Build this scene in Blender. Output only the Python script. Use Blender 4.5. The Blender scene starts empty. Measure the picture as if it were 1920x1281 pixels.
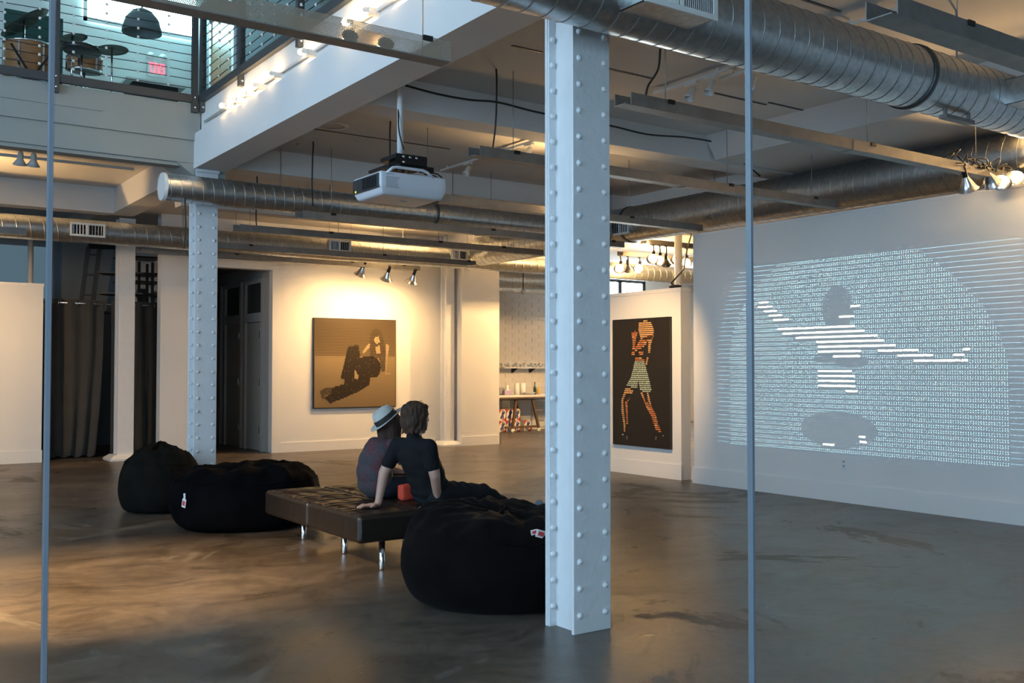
import bpy, bmesh, math, random
from mathutils import Vector, Matrix, noise
from bpy_extras.object_utils import world_to_camera_view
random.seed(7)
sc = bpy.context.scene
COL = sc.collection
# ------------------------------------------------------------------ camera, world, light, exposure
H = 1.45                       # eye height
F = 1867.0                     # focal length in pixels of the 1920 wide frame (35 mm lens)
YAW = math.radians(34.85)      # clockwise from +Y
PIT = math.radians(1.58)
cam_d = bpy.data.cameras.new('camera'); cam_d.lens = 35.0; cam_d.sensor_width = 36.0; cam_d.clip_end = 200
cam = bpy.data.objects.new('camera', cam_d); COL.objects.link(cam)
cam.location = (0, 0, H); cam.rotation_euler = (math.radians(90) + PIT, 0, -YAW)
sc.camera = cam
sc.view_settings.view_transform = 'Standard'; sc.view_settings.look = 'None'
sc.view_settings.gamma = 1.0; sc.view_settings.use_curve_mapping = False
sc.view_settings.exposure = 1.2
sc.cycles.use_denoising = True
sc.cycles.max_bounces = 6; sc.cycles.diffuse_bounces = 3; sc.cycles.glossy_bounces = 3
sc.cycles.use_adaptive_sampling = True; sc.cycles.adaptive_threshold = 0.12; sc.cycles.adaptive_min_samples = 20
sc.cycles.transparent_max_bounces = 12; sc.cycles.caustics_reflective = False; sc.cycles.caustics_refractive = False
sc.cycles.sample_clamp_indirect = 6.0
world = bpy.data.worlds.new('world'); sc.world = world; world.use_nodes = True
world.node_tree.nodes['Background'].inputs[0].default_value = (0.36, 0.5, 0.62, 1)
world.node_tree.nodes['Background'].inputs[1].default_value = 0.10

def area_light(name, loc, target, sx, sy, col, watts):
    d = bpy.data.lights.new(name, 'AREA'); d.shape = 'RECTANGLE'; d.size = sx; d.size_y = sy
    d.color = col; d.energy = watts
    o = bpy.data.objects.new(name, d); COL.objects.link(o); o.location = loc
    o.rotation_euler = (Vector(target) - Vector(loc)).to_track_quat('-Z', 'Y').to_euler()
    return o
# daylight: the tall street windows in the left side of the double-height hall and the shop front behind the viewer
area_light('daylight_side_windows', (-6.7, 5.0, 3.6), (2, 5.2, 3.2), 8.0, 4.6, (0.50, 0.74, 1.0), 400)
area_light('daylight_shop_front', (-1.5, -3.4, 1.7), (3, 6, 1.2), 6.0, 2.6, (0.50, 0.74, 1.0), 180)

WARM = (1.0, 0.60, 0.25)
WARM2 = (1.0, 0.66, 0.33)

# ------------------------------------------------------------------ pixel helpers (rays of the measured camera into the room)
_R = cam.rotation_euler.to_matrix()
def ray(px, py):
    return _R @ Vector(((px - 960.0) / F, (640.5 - py) / F, -1.0))
C0 = Vector((0, 0, H))
def atX(px, py, X): d = ray(px, py); return C0 + d * (X / d.x)
def atY(px, py, Y): d = ray(px, py); return C0 + d * (Y / d.y)
def atZ(px, py, Z): d = ray(px, py); return C0 + d * ((Z - H) / d.z)

# ------------------------------------------------------------------ mesh builder
class MB:
    def __init__(s): s.v = []; s.f = []; s.smooth = []
    def add(s, vs, fs, smooth=False):
        b = len(s.v); s.v += [Vector(p) for p in vs]
        s.f += [tuple(b + i for i in f) for f in fs]; s.smooth += [smooth] * len(fs); return s
    def box(s, x0, x1, y0, y1, z0, z1):
        return s.add([(x0,y0,z0),(x1,y0,z0),(x1,y1,z0),(x0,y1,z0),(x0,y0,z1),(x1,y0,z1),(x1,y1,z1),(x0,y1,z1)],
                     [(0,3,2,1),(4,5,6,7),(0,1,5,4),(1,2,6,5),(2,3,7,6),(3,0,4,7)])
    def obox(s, c, sx, sy, sz, rot=None):
        m = (rot if rot else Matrix.Identity(3)); c = Vector(c)
        vs = [c + m @ Vector((a*sx/2, b*sy/2, d*sz/2)) for d in (-1,1) for a, b in ((-1,-1),(1,-1),(1,1),(-1,1))]
        return s.add(vs, [(0,3,2,1),(4,5,6,7),(0,1,5,4),(1,2,6,5),(2,3,7,6),(3,0,4,7)])
    def bar(s, a, b, w, h):
        a = Vector(a); b = Vector(b); q = (b - a).to_track_quat('X', 'Z').to_matrix()
        return s.obox((a + b) / 2, (b - a).length, w, h, q)
    def prism(s, pts, axis, a0, a1):
        """pts: 2D outline (counter clockwise), extruded along axis 0/1/2 from a0 to a1"""
        def mk(p, a):
            if axis == 0: return (a, p[0], p[1])
            if axis == 1: return (p[0], a, p[1])
            return (p[0], p[1], a)
        n = len(pts)
        vs = [mk(p, a0) for p in pts] + [mk(p, a1) for p in pts]
        fs = [tuple(range(n))[::-1], tuple(range(n, 2*n))] + [(i, (i+1) % n, n + (i+1) % n, n + i) for i in range(n)]
        return s.add(vs, fs)
    def tube(s, path, r, n=8, closed=False, cap=True):
        path = [Vector(p) for p in path]; k = len(path)
        rs = r if isinstance(r, (list, tuple)) else [r] * k
        vs = []; up = None
        for i, p in enumerate(path):
            if closed: t = path[(i+1) % k] - path[i-1]
            else: t = path[min(i+1, k-1)] - path[max(i-1, 0)]
            t.normalize()
            if up is None:
                up = Vector((0,0,1)) if abs(t.z) < .9 else Vector((1,0,0))
            a = t.cross(up)
            if a.length < 1e-5: a = t.orthogonal()
            a.normalize(); b = t.cross(a); up = -b if b.dot(up) < 0 else b
            b = a.cross(t)
            for j in range(n):
                q = 2*math.pi*j/n; vs.append(p + (a*math.cos(q) + b*math.sin(q)) * rs[i])
        fs = []
        for i in range(k if closed else k-1):
            i2 = (i+1) % k
            for j in range(n):
                j2 = (j+1) % n; fs.append((i*n+j, i*n+j2, i2*n+j2, i2*n+j))
        s.add(vs, fs, True)
        if cap and not closed:
            s.f += [tuple(len(s.v)-len(vs)+j for j in range(n))[::-1], tuple(len(s.v)-n+j for j in range(n))]; s.smooth += [False, False]
        return s
    def lathe(s, prof, n=20, c=(0,0,0), rot=None, capped=False):
        """prof: (radius, z) pairs, revolved about local z"""
        m = rot if rot else Matrix.Identity(3); c = Vector(c); k = len(prof)
        vs = [c + m @ Vector((r*math.cos(2*math.pi*j/n), r*math.sin(2*math.pi*j/n), z)) for r, z in prof for j in range(n)]
        fs = [(i*n+j, i*n+(j+1) % n, (i+1)*n+(j+1) % n, (i+1)*n+j) for i in range(k-1) for j in range(n)]
        s.add(vs, fs, True)
        if capped:
            b = len(s.v) - len(vs)
            s.f += [tuple(b+j for j in range(n))[::-1], tuple(b+(k-1)*n+j for j in range(n))]; s.smooth += [False, False]
        return s
    def ball(s, c, r, n=12, m=8, scale=(1,1,1), rot=None):
        mt = rot if rot else Matrix.Identity(3); c = Vector(c)
        vs = []; 
        for i in range(m+1):
            th = math.pi*i/m
            for j in range(n):
                ph = 2*math.pi*j/n
                vs.append(c + mt @ Vector((r*scale[0]*math.sin(th)*math.cos(ph), r*scale[1]*math.sin(th)*math.sin(ph), -r*scale[2]*math.cos(th))))
        fs = [(i*n+j, i*n+(j+1) % n, (i+1)*n+(j+1) % n, (i+1)*n+j) for i in range(m) for j in range(n)]
        return s.add(vs, fs, True)
    def xf(s, fn): s.v = [Vector(fn(p)) for p in s.v]; return s
    def mesh(s, name):
        me = bpy.data.meshes.new(name); me.from_pydata([tuple(p) for p in s.v], [], s.f)
        me.polygons.foreach_set('use_smooth', s.smooth); me.update(); me.validate(); return me
    def build(s, name, mat, parent=None, local=False, kind=None, bevel=0):
        """world coordinates in; the object's origin sits at its root's location (or at its own base)"""
        if parent is not None:
            if not local:
                off = root_of(parent).location
                s.v = [p - off for p in s.v]
            loc = Vector((0,0,0))
        else:
            xs = [p.x for p in s.v]; ys = [p.y for p in s.v]; zs = [p.z for p in s.v]
            loc = Vector(((min(xs)+max(xs))/2, (min(ys)+max(ys))/2, min(zs))) if not local else Vector((0,0,0))
            s.v = [p - loc for p in s.v]
        me = s.mesh(name); me.materials.append(mat)
        o = bpy.data.objects.new(name, me); COL.objects.link(o); o.location = loc
        if parent is not None: o.parent = parent
        if kind: o['kind'] = kind
        if bevel:
            md = o.modifiers.new('bevel', 'BEVEL'); md.width = bevel; md.segments = 2; md.limit_method = 'ANGLE'
        return o
def root_of(o):
    while o.parent: o = o.parent
    return o
def empty(name, loc=(0,0,0), label=None, cat=None, group=None):
    o = bpy.data.objects.new(name, None); COL.objects.link(o); o.location = loc; o.empty_display_size = .1
    if label: tag(o, label, cat, group)
    return o
def tag(o, label=None, cat=None, group=None, kind=None):
    if label: o['label'] = label
    if cat: o['category'] = cat
    if group: o['group'] = group
    if kind: o['kind'] = kind
    return o
def struct(o): o['kind'] = 'structure'; return o
def copy_tree(o, parent=None):
    c = o.copy(); COL.objects.link(c)
    if parent is not None: c.parent = parent
    for ch in list(o.children): copy_tree(ch, c)
    return c
def shared(name, me, parent, loc=(0,0,0), rot=None, kind=None):
    o = bpy.data.objects.new(name, me); COL.objects.link(o); o.parent = parent; o.location = loc
    if rot: o.rotation_euler = rot
    if kind: o['kind'] = kind
    return o
def rounded(dims, r, cuts=10, center=(0,0,0), disp=None):
    """a box of the given size with edges rounded by r, as an MB; disp(p) may move each point"""
    bm = bmesh.new(); bmesh.ops.create_cube(bm, size=1.0)
    bmesh.ops.subdivide_edges(bm, edges=bm.edges[:], cuts=cuts, use_grid_fill=True)
    hx, hy, hz = [d/2 for d in dims]; vs = []
    for v in bm.verts:
        def warp(t, h):   # crowd the grid lines into the rounded rim
            a = abs(t)*2; inner = max(h - r, 1e-4)
            k = .62
            q = a/k*inner if a < k else inner + (a-k)/(1-k)*r
            return math.copysign(q, t)
        p = Vector((warp(v.co.x, hx), warp(v.co.y, hy), warp(v.co.z, hz)))
        i = Vector((max(-hx+r, min(hx-r, p.x)), max(-hy+r, min(hy-r, p.y)), max(-hz+r, min(hz-r, p.z))))
        d = p - i
        if d.length > 1e-7:
            m = max(abs(d.x), abs(d.y), abs(d.z)); p = i + d.normalized() * m
        if disp: p = disp(p)
        vs.append(p + Vector(center))
    for i, v in enumerate(bm.verts): v.index = i
    fs = [tuple(v.index for v in f.verts) for f in bm.faces]
    bm.free(); m = MB(); m.add(vs, fs, True); return m
def blob(name, prims, mat, parent, voxel=.012, smooth=4, factor=.5, cut=None, post=None):
    """union of tapered limbs and ellipsoids grown into one continuous skin"""
    m = MB()
    for p in prims:
        if p[0] == 'c':
            _, a, ra, b, rb = p; a = Vector(a); b = Vector(b); L = (b-a).length
            q = (b-a).to_track_quat('Z', 'Y').to_matrix(); prof = []
            for i in range(5): t = math.pi/2*i/4; prof.append((max(ra*math.sin(t), 1e-4), -ra*math.cos(t)))
            for i in range(5): t = math.pi/2*i/4; prof.append((max(rb*math.cos(t), 1e-4), L + rb*math.sin(t)))
            m.lathe(prof, 16, a, q, capped=True)
        elif p[0] == 'e':
            m.ball(p[1], 1.0, 18, 12, p[2], p[3] if len(p) > 3 else None)
        elif p[0] == 'm':
            m.add(p[1].v, p[1].f, True)
    if parent is not None:
        off = root_of(parent).location; m.v = [p - off for p in m.v]
    me = m.mesh(name); tmp = bpy.data.objects.new('tmp', me); COL.objects.link(tmp)
    rm = tmp.modifiers.new('r', 'REMESH'); rm.mode = 'VOXEL'; rm.voxel_size = voxel
    sm = tmp.modifiers.new('s', 'SMOOTH'); sm.factor = factor; sm.iterations = smooth
    dg = bpy.context.evaluated_depsgraph_get(); dg.update()
    out = bpy.data.meshes.new_from_object(tmp.evaluated_get(dg)); out.name = name
    bpy.data.objects.remove(tmp); bpy.data.meshes.remove(me)
    if post:
        off = root_of(parent).location if parent is not None else Vector((0,0,0))
        for v in out.vertices: v.co = post(v.co + off) - off
    if cut:
        bm = bmesh.new(); bm.from_mesh(out); off = root_of(parent).location if parent is not None else Vector((0,0,0))
        for co, no in cut:
            bmesh.ops.bisect_plane(bm, geom=bm.verts[:]+bm.edges[:]+bm.faces[:], plane_co=Vector(co)-off, plane_no=Vector(no), clear_outer=True)
        bm.to_mesh(out); bm.free()
    out.materials.clear(); out.materials.append(mat)
    out.polygons.foreach_set('use_smooth', [True]*len(out.polygons))
    o = bpy.data.objects.new(name, out); COL.objects.link(o)
    if parent is not None: o.parent = parent
    return o

# ------------------------------------------------------------------ materials (all node based)
def NT(m): m.use_nodes = True; return m.node_tree
def mat(name, col, rough=.6, metal=0.0, var=0.0, vs=4.0, bump=0.0, bs=60.0, emit=None, es=0.0, spec=.5, sheen=0.0, stretch=None, alpha=None):
    m = bpy.data.materials.new(name); nt = NT(m); b = nt.nodes['Principled BSDF']
    b.inputs['Base Color'].default_value = (*col, 1); b.inputs['Roughness'].default_value = rough
    b.inputs['Metallic'].default_value = metal; b.inputs['Specular IOR Level'].default_value = spec
    if sheen: b.inputs['Sheen Weight'].default_value = sheen; b.inputs['Sheen Roughness'].default_value = .6
    if emit: b.inputs['Emission Color'].default_value = (*emit, 1); b.inputs['Emission Strength'].default_value = es
    if var or bump:
        tc = nt.nodes.new('ShaderNodeTexCoord'); mp = nt.nodes.new('ShaderNodeMapping')
        nt.links.new(tc.outputs['Object'], mp.inputs[0])
        if stretch: mp.inputs['Scale'].default_value = stretch
        if var:
            n = nt.nodes.new('ShaderNodeTexNoise'); n.inputs['Scale'].default_value = vs; n.inputs['Detail'].default_value = 6
            nt.links.new(mp.outputs[0], n.inputs['Vector'])
            r = nt.nodes.new('ShaderNodeValToRGB')
            r.color_ramp.elements[0].position = .3; r.color_ramp.elements[1].position = .7
            r.color_ramp.elements[0].color = (*[max(0, c*(1-var)) for c in col], 1)
            r.color_ramp.elements[1].color = (*[min(1, c*(1+var)) for c in col], 1)
            nt.links.new(n.outputs['Fac'], r.inputs[0]); nt.links.new(r.outputs[0], b.inputs['Base Color'])
        if bump:
            n2 = nt.nodes.new('ShaderNodeTexNoise'); n2.inputs['Scale'].default_value = bs; n2.inputs['Detail'].default_value = 4
            nt.links.new(mp.outputs[0], n2.inputs['Vector'])
            bp = nt.nodes.new('ShaderNodeBump'); bp.inputs['Strength'].default_value = bump; bp.inputs['Distance'].default_value = .01
            nt.links.new(n2.outputs['Fac'], bp.inputs['Height']); nt.links.new(bp.outputs[0], b.inputs['Normal'])
    return m
def emis(name, col, s):
    m = bpy.data.materials.new(name); nt = NT(m); nt.nodes.remove(nt.nodes['Principled BSDF'])
    e = nt.nodes.new('ShaderNodeEmission'); e.inputs[0].default_value = (*col, 1); e.inputs[1].default_value = s
    nt.links.new(e.outputs[0], nt.nodes['Material Output'].inputs[0]); return m

MAT = {}
MAT['wall'] = mat('white wall paint', (.72, .71, .69), .7, bump=.04, bs=180, var=.015, vs=2)
MAT['ceiling'] = mat('white ceiling paint', (.66, .64, .62), .85, bump=.05, bs=120, var=.03, vs=1.2)
MAT['beam'] = mat('painted concrete beam', (.70, .69, .68), .75, bump=.08, bs=40, var=.02, vs=3)
MAT['balcony'] = mat('grey green balcony paint', (.28, .305, .295), .75, bump=.06, bs=60, var=.03, vs=2)
MAT['trim'] = mat('white trim paint', (.74, .73, .71), .5)
MAT['steel_paint'] = mat('white painted steel', (.70, .71, .72), .38, bump=.35, bs=26, var=.03, vs=8)
MAT['galv'] = mat('galvanised steel', (.52, .54, .54), .34, .95, var=.16, vs=26, bump=.05, bs=30)
MAT['galv_seam'] = mat('galvanised seam', (.36, .37, .37), .45, .9)
MAT['galv_dark'] = mat('dark steel band', (.12, .13, .14), .45, .9)
MAT['strut'] = mat('mill finish strut', (.25, .235, .22), .5, .55, var=.12, vs=10)
MAT['black_metal'] = mat('black metal', (.012, .012, .013), .45, .3)
MAT['rail_metal'] = mat('dark grey rail steel', (.07, .075, .08), .5, .4)
MAT['cable'] = mat('black cable rubber', (.012, .012, .012), .6)
MAT['wire'] = mat('steel wire', (.25, .25, .25), .4, .8)
MAT['chrome'] = mat('chrome', (.72, .72, .74), .14, 1.0)
MAT['alu'] = mat('spun aluminium', (.75, .75, .76), .22, 1.0)
MAT['leather'] = mat('black brown leather', (.016, .012, .009), .36, bump=.12, bs=220, var=.2, vs=30)
MAT['bag'] = mat('black suede bean bag fabric', (.0032, .0031, .0037), .95, bump=.06, bs=120, var=.25, vs=6, spec=.04)
MAT['bag_brown'] = mat('dark brown suede bean bag fabric', (.0048, .0036, .0035), .95, bump=.06, bs=120, var=.25, vs=6, spec=.04, sheen=.015)
MAT['bag_grey'] = mat('charcoal suede bean bag fabric', (.009, .008, .0066), .95, bump=.06, bs=120, var=.25, vs=6, spec=.06)
MAT['tag_white'] = mat('white woven tag', (.75, .72, .72), .8)
MAT['tag_red'] = mat('red print', (.55, .06, .07), .8)
MAT['skin'] = mat('skin', (.46, .27, .20), .55, var=.06, vs=14)
MAT['hair'] = mat('brown hair', (.040, .018, .008), .8, bump=.9, bs=40, var=.45, vs=26, stretch=(1, 1, .22))
MAT['hair_dark'] = mat('dark brown hair', (.030, .013, .007), .8, bump=.9, bs=40, var=.45, vs=26, stretch=(1, 1, .22))
MAT['tee'] = mat('black cotton', (.0085, .009, .0105), .9, bump=.2, bs=22, spec=.2)
MAT['jeans'] = mat('dark denim', (.012, .015, .02), .9, bump=.2, bs=30, var=.2, spec=.2)
MAT['shoe'] = mat('blue grey canvas', (.24, .30, .38), .8)
MAT['sole'] = mat('white rubber', (.6, .6, .58), .7)
MAT['straw'] = mat('pale straw', (.52, .53, .49), .8, bump=.4, bs=240)
MAT['band'] = mat('black hat ribbon', (.01, .01, .011), .7)
MAT['red_cloth'] = mat('red cloth', (.62, .06, .025), .8)
MAT['proj_white'] = mat('projector plastic', (.62, .65, .70), .42)
MAT['proj_dark'] = mat('projector dark grille', (.03, .032, .035), .5)
MAT['print_grey'] = mat('grey print', (.33, .35, .39), .6)
MAT['curtain'] = mat('dark curtain velvet', (.034, .031, .027), .85, sheen=.2, var=.2, vs=3)
MAT['white_plastic'] = mat('white plastic', (.68, .68, .66), .45)
MAT['wood_red'] = mat('warm wood', (.30, .15, .06), .4, var=.3, vs=8, stretch=(1, 1, 8))
MAT['drum_head'] = mat('black drum head', (.012, .014, .016), .35)
MAT['cymbal'] = mat('dark bronze', (.10, .10, .09), .4, .8)
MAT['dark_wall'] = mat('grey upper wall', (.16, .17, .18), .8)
MAT['teal_board'] = mat('dark green board', (.012, .07, .06), .5)
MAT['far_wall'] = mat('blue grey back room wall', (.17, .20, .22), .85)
MAT['door'] = mat('grey painted door', (.30, .285, .26), .55)
MAT['door_frame'] = mat('grey door frame', (.36, .345, .325), .5)
MAT['dark_panel'] = mat('dark transom panel', (.05, .05, .045), .4)
MAT['brick'] = mat('white painted brick', (.66, .62, .57), .7, bump=.2, bs=40, var=.05, vs=6)
MAT['mortar'] = mat('white painted mortar', (.60, .565, .525), .85)
MAT['appliance'] = mat('white enamel', (.66, .68, .70), .35)
MAT['shelf_white'] = mat('white shelf board', (.7, .7, .68), .5)
MAT['paper'] = mat('white paper', (.82, .81, .79), .8)
MAT['table_wood'] = mat('rustic brown table', (.12, .07, .04), .6, var=.3, vs=10)
MAT['carton'] = mat('printed beer carton', (.72, .66, .60), .6)
MAT['carton_red'] = mat('carton red ink', (.45, .035, .03), .6)
MAT['carton_blue'] = mat('carton blue ink', (.04, .06, .20), .6)
MAT['lilac'] = mat('lilac tissue carton', (.42, .33, .48), .7)
MAT['green_glass'] = mat('green glass', (.02, .06, .03), .2)
MAT['yellow'] = mat('yellow plastic', (.7, .42, .05), .5)
MAT['glassware'] = mat('clear glassware', (.45, .46, .46), .15, .2)
MAT['canvas_edge'] = mat('dark canvas edge', (.035, .028, .018), .6)
MAT['hot'] = emis('hot bulb', (1.0, .66, .30), 60)
MAT['globe'] = emis('globe bulb glow', (1.0, .64, .30), 60)
MAT['hot_far'] = emis('hot far bulb', (1.0, .66, .30), 90)
MAT['sign_red'] = emis('red sign letters', (1.0, .06, .10), 2.2)
MAT['frosted'] = emis('frosted lit window', (.42, .90, 1.0), 13.0)
MAT['day_pane'] = emis('daylight pane', (.80, .93, 1.0), 15.0)
MAT['dusk_pane'] = emis('blue daylight pane', (.30, .48, .62), .13)

def floor_material():
    m = bpy.data.materials.new('polished stained concrete'); nt = NT(m); b = nt.nodes['Principled BSDF']; L = nt.links.new
    tc = nt.nodes.new('ShaderNodeTexCoord')
    def noise_tex(scale, detail=6, rough=.6, dist=0.0, stretch=(1, 1, 1), loc=(0, 0, 0)):
        mp = nt.nodes.new('ShaderNodeMapping'); mp.inputs['Scale'].default_value = stretch; mp.inputs['Location'].default_value = loc
        L(tc.outputs['Object'], mp.inputs[0])
        n = nt.nodes.new('ShaderNodeTexNoise'); n.inputs['Scale'].default_value = scale; n.inputs['Detail'].default_value = detail
        n.inputs['Roughness'].default_value = rough; n.inputs['Distortion'].default_value = dist
        L(mp.outputs[0], n.inputs['Vector']); return n
    def ramp(src, stops, interp='LINEAR'):
        r = nt.nodes.new('ShaderNodeValToRGB'); r.color_ramp.interpolation = interp
        while len(r.color_ramp.elements) < len(stops): r.color_ramp.elements.new(.5)
        for e, (p, c) in zip(r.color_ramp.elements, stops):
            e.position = p; e.color = (*c, 1) if len(c) == 3 else c
        L(src, r.inputs[0]); return r
    def mix(a, bb, fac, mode='MIX'):
        x = nt.nodes.new('ShaderNodeMix'); x.data_type = 'RGBA'; x.blend_type = mode
        if isinstance(fac, float): x.inputs[0].default_value = fac
        else: L(fac, x.inputs[0])
        L(a, x.inputs[6]); L(bb, x.inputs[7]); return x.outputs[2]
    big = noise_tex(.35, 8, .66, .6); mid = noise_tex(1.3, 10, .70, .8, (1, 1.5, 1)); fine = noise_tex(14, 8, .75)
    base = ramp(big.outputs['Fac'], [(.30, (.066, .053, .041)), (.5, (.102, .084, .067)), (.72, (.145, .123, .100))])
    tint = ramp(mid.outputs['Fac'], [(.34, (.50, .48, .45)), (.50, (.92, .9, .88)), (.68, (1.25, 1.22, 1.18))])
    c1 = mix(base.outputs[0], tint.outputs[0], 1.0, 'MULTIPLY')
    ftint = ramp(fine.outputs['Fac'], [(.3, (.74, .74, .74)), (.7, (1.22, 1.22, 1.22))])
    c2 = mix(c1, ftint.outputs[0], 1.0, 'MULTIPLY')
    # pale bare patches where the sealer has worn off
    wear = noise_tex(.60, 10, .70, .9, (1, 1, 1), (3.1, .7, 0))
    wmask = ramp(wear.outputs['Fac'], [(.58, (0, 0, 0)), (.61, (1, 1, 1))])
    pale = nt.nodes.new('ShaderNodeRGB'); pale.outputs[0].default_value = (.165, .158, .138, 1)
    wf = nt.nodes.new('ShaderNodeMath'); wf.operation = 'MULTIPLY'; wf.inputs[1].default_value = .28; L(wmask.outputs[0], wf.inputs[0])
    c3 = mix(c2, pale.outputs[0], wf.outputs[0])
    # dark blotches and hairline cracks
    sp = noise_tex(1.1, 10, .72, .9, (1, 1.3, 1), (9, 4, 0))
    smask = ramp(sp.outputs['Fac'], [(.56, (0, 0, 0)), (.66, (1, 1, 1))])
    dark = nt.nodes.new('ShaderNodeRGB'); dark.outputs[0].default_value = (.045, .038, .030, 1)
    sf = nt.nodes.new('ShaderNodeMath'); sf.operation = 'MULTIPLY'; sf.inputs[1].default_value = .75; L(smask.outputs[0], sf.inputs[0])
    c4 = mix(c3, dark.outputs[0], sf.outputs[0])
    wob = noise_tex(1.3, 5, .6); vo = nt.nodes.new('ShaderNodeTexVoronoi'); vo.feature = 'DISTANCE_TO_EDGE'; vo.inputs['Scale'].default_value = .22
    ad = nt.nodes.new('ShaderNodeMixRGB'); ad.blend_type = 'ADD'; ad.inputs[0].default_value = .7
    L(tc.outputs['Object'], ad.inputs[1]); L(wob.outputs['Color'], ad.inputs[2]); L(ad.outputs[0], vo.inputs['Vector'])
    cm = ramp(vo.outputs['Distance'], [(.0012, (1, 1, 1)), (.0035, (0, 0, 0))])
    cf = nt.nodes.new('ShaderNodeMath'); cf.operation = 'MULTIPLY'; cf.inputs[1].default_value = .55; L(cm.outputs[0], cf.inputs[0])
    c5 = mix(c4, dark.outputs[0], cf.outputs[0])
    L(c5, b.inputs['Base Color'])
    rr = ramp(mid.outputs['Fac'], [(.3, (.25, .25, .25)), (.7, (.44, .44, .44))])
    radd = nt.nodes.new('ShaderNodeMath'); radd.operation = 'MULTIPLY_ADD'; radd.inputs[1].default_value = .22
    L(wmask.outputs[0], radd.inputs[0]); L(rr.outputs[0], radd.inputs[2]); L(radd.outputs[0], b.inputs['Roughness'])
    bp = nt.nodes.new('ShaderNodeBump'); bp.inputs['Strength'].default_value = .10; bp.inputs['Distance'].default_value = .02
    L(mid.outputs['Fac'], bp.inputs['Height']); L(bp.outputs[0], b.inputs['Normal'])
    b.inputs['Specular IOR Level'].default_value = .45
    return m
MAT['floor'] = floor_material()

def perforated_material():
    m = bpy.data.materials.new('perforated metal sheet'); nt = NT(m); b = nt.nodes['Principled BSDF']; L = nt.links.new
    b.inputs['Base Color'].default_value = (.40, .32, .24, 1); b.inputs['Metallic'].default_value = .2; b.inputs['Roughness'].default_value = .5
    tc = nt.nodes.new('ShaderNodeTexCoord'); sx = nt.nodes.new('ShaderNodeSeparateXYZ'); L(tc.outputs['Object'], sx.inputs[0])
    def math_(op, a, bb=None, c=None):
        n = nt.nodes.new('ShaderNodeMath'); n.operation = op
        for i, q in enumerate((a, bb, c)):
            if q is None: continue
            if isinstance(q, (int, float)): n.inputs[i].default_value = q
            else: L(q, n.inputs[i])
        return n.outputs[0]
    yz = math_('ADD', sx.outputs[1], sx.outputs[2])
    v = math_('MULTIPLY', yz, 1/.0075); row = math_('FLOOR', v)
    u = math_('MULTIPLY_ADD', row, .5, math_('MULTIPLY', sx.outputs[0], 1/.0087))
    fu = math_('SUBTRACT', math_('FRACT', u), .5); fv = math_('SUBTRACT', math_('FRACT', v), .5)
    d = math_('SQRT', math_('ADD', math_('MULTIPLY', fu, fu), math_('MULTIPLY', fv, fv)))
    hole = math_('LESS_THAN', d, .36)
    t = nt.nodes.new('ShaderNodeBsdfTransparent'); mx = nt.nodes.new('ShaderNodeMixShader')
    L(hole, mx.inputs[0]); L(b.outputs[0], mx.inputs[1]); L(t.outputs[0], mx.inputs[2]); L(mx.outputs[0], nt.nodes['Material Output'].inputs[0])
    return m
MAT['perf'] = perforated_material()

def glass_material():
    m = bpy.data.materials.new('clear partition glass'); nt = NT(m); nt.nodes.remove(nt.nodes['Principled BSDF']); L = nt.links.new
    t = nt.nodes.new('ShaderNodeBsdfTransparent'); t.inputs[0].default_value = (.975, .985, .98, 1)
    g = nt.nodes.new('ShaderNodeBsdfGlossy'); g.inputs['Roughness'].default_value = .0
    fr = nt.nodes.new('ShaderNodeLayerWeight'); fr.inputs[0].default_value = .5
    gz = nt.nodes.new('ShaderNodeMapRange'); gz.inputs[1].default_value = .62; gz.inputs[2].default_value = 1.0; gz.inputs[4].default_value = .6; L(fr.outputs['Facing'], gz.inputs[0])   # panes only mirror at grazing angles
    ge = nt.nodes.new('ShaderNodeNewGeometry'); ff = nt.nodes.new('ShaderNodeMath'); ff.operation = 'SUBTRACT'; ff.inputs[0].default_value = 1.0; L(ge.outputs['Backfacing'], ff.inputs[1])
    fm = nt.nodes.new('ShaderNodeMath'); fm.operation = 'MULTIPLY'; L(gz.outputs[0], fm.inputs[0]); L(ff.outputs[0], fm.inputs[1])
    mx = nt.nodes.new('ShaderNodeMixShader'); L(fm.outputs[0], mx.inputs[0]); L(t.outputs[0], mx.inputs[1]); L(g.outputs[0], mx.inputs[2])
    L(mx.outputs[0], nt.nodes['Material Output'].inputs[0]); return m
MAT['glass'] = glass_material()
MAT['glass_edge'] = mat('blue green glass edge', (.115, .14, .165), .35)

# ================================================================== THE SETTING
ZC = 3.98          # gallery ceiling
ZD = 4.38          # upper floor level
XW = 9.17          # face of the right wall
YB = 16.5          # face of the back wall
XL, XR, YF, YK = -7.0, 20.0, -4.0, 19.8
struct(MB().box(XL, XR, YF, 24, -.1, 0).build('floor', MAT['floor']))
# right wall, with its baseboard and top edge
wr = struct(MB().box(XW, XW+.16, YF, 9.11, 0, 3.15).build('wall_right', MAT['wall']))
MB().box(XW-.004, XW+.17, YF, 9.115, 3.15, 3.175).build('top_edge', MAT['trim'], wr)
br = struct(MB().box(XW-.018, XW, YF, 9.125, 0, .20).box(XW-.012, XW, YF, 9.12, .20, .212).build('baseboard_right', MAT['trim']))
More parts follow.
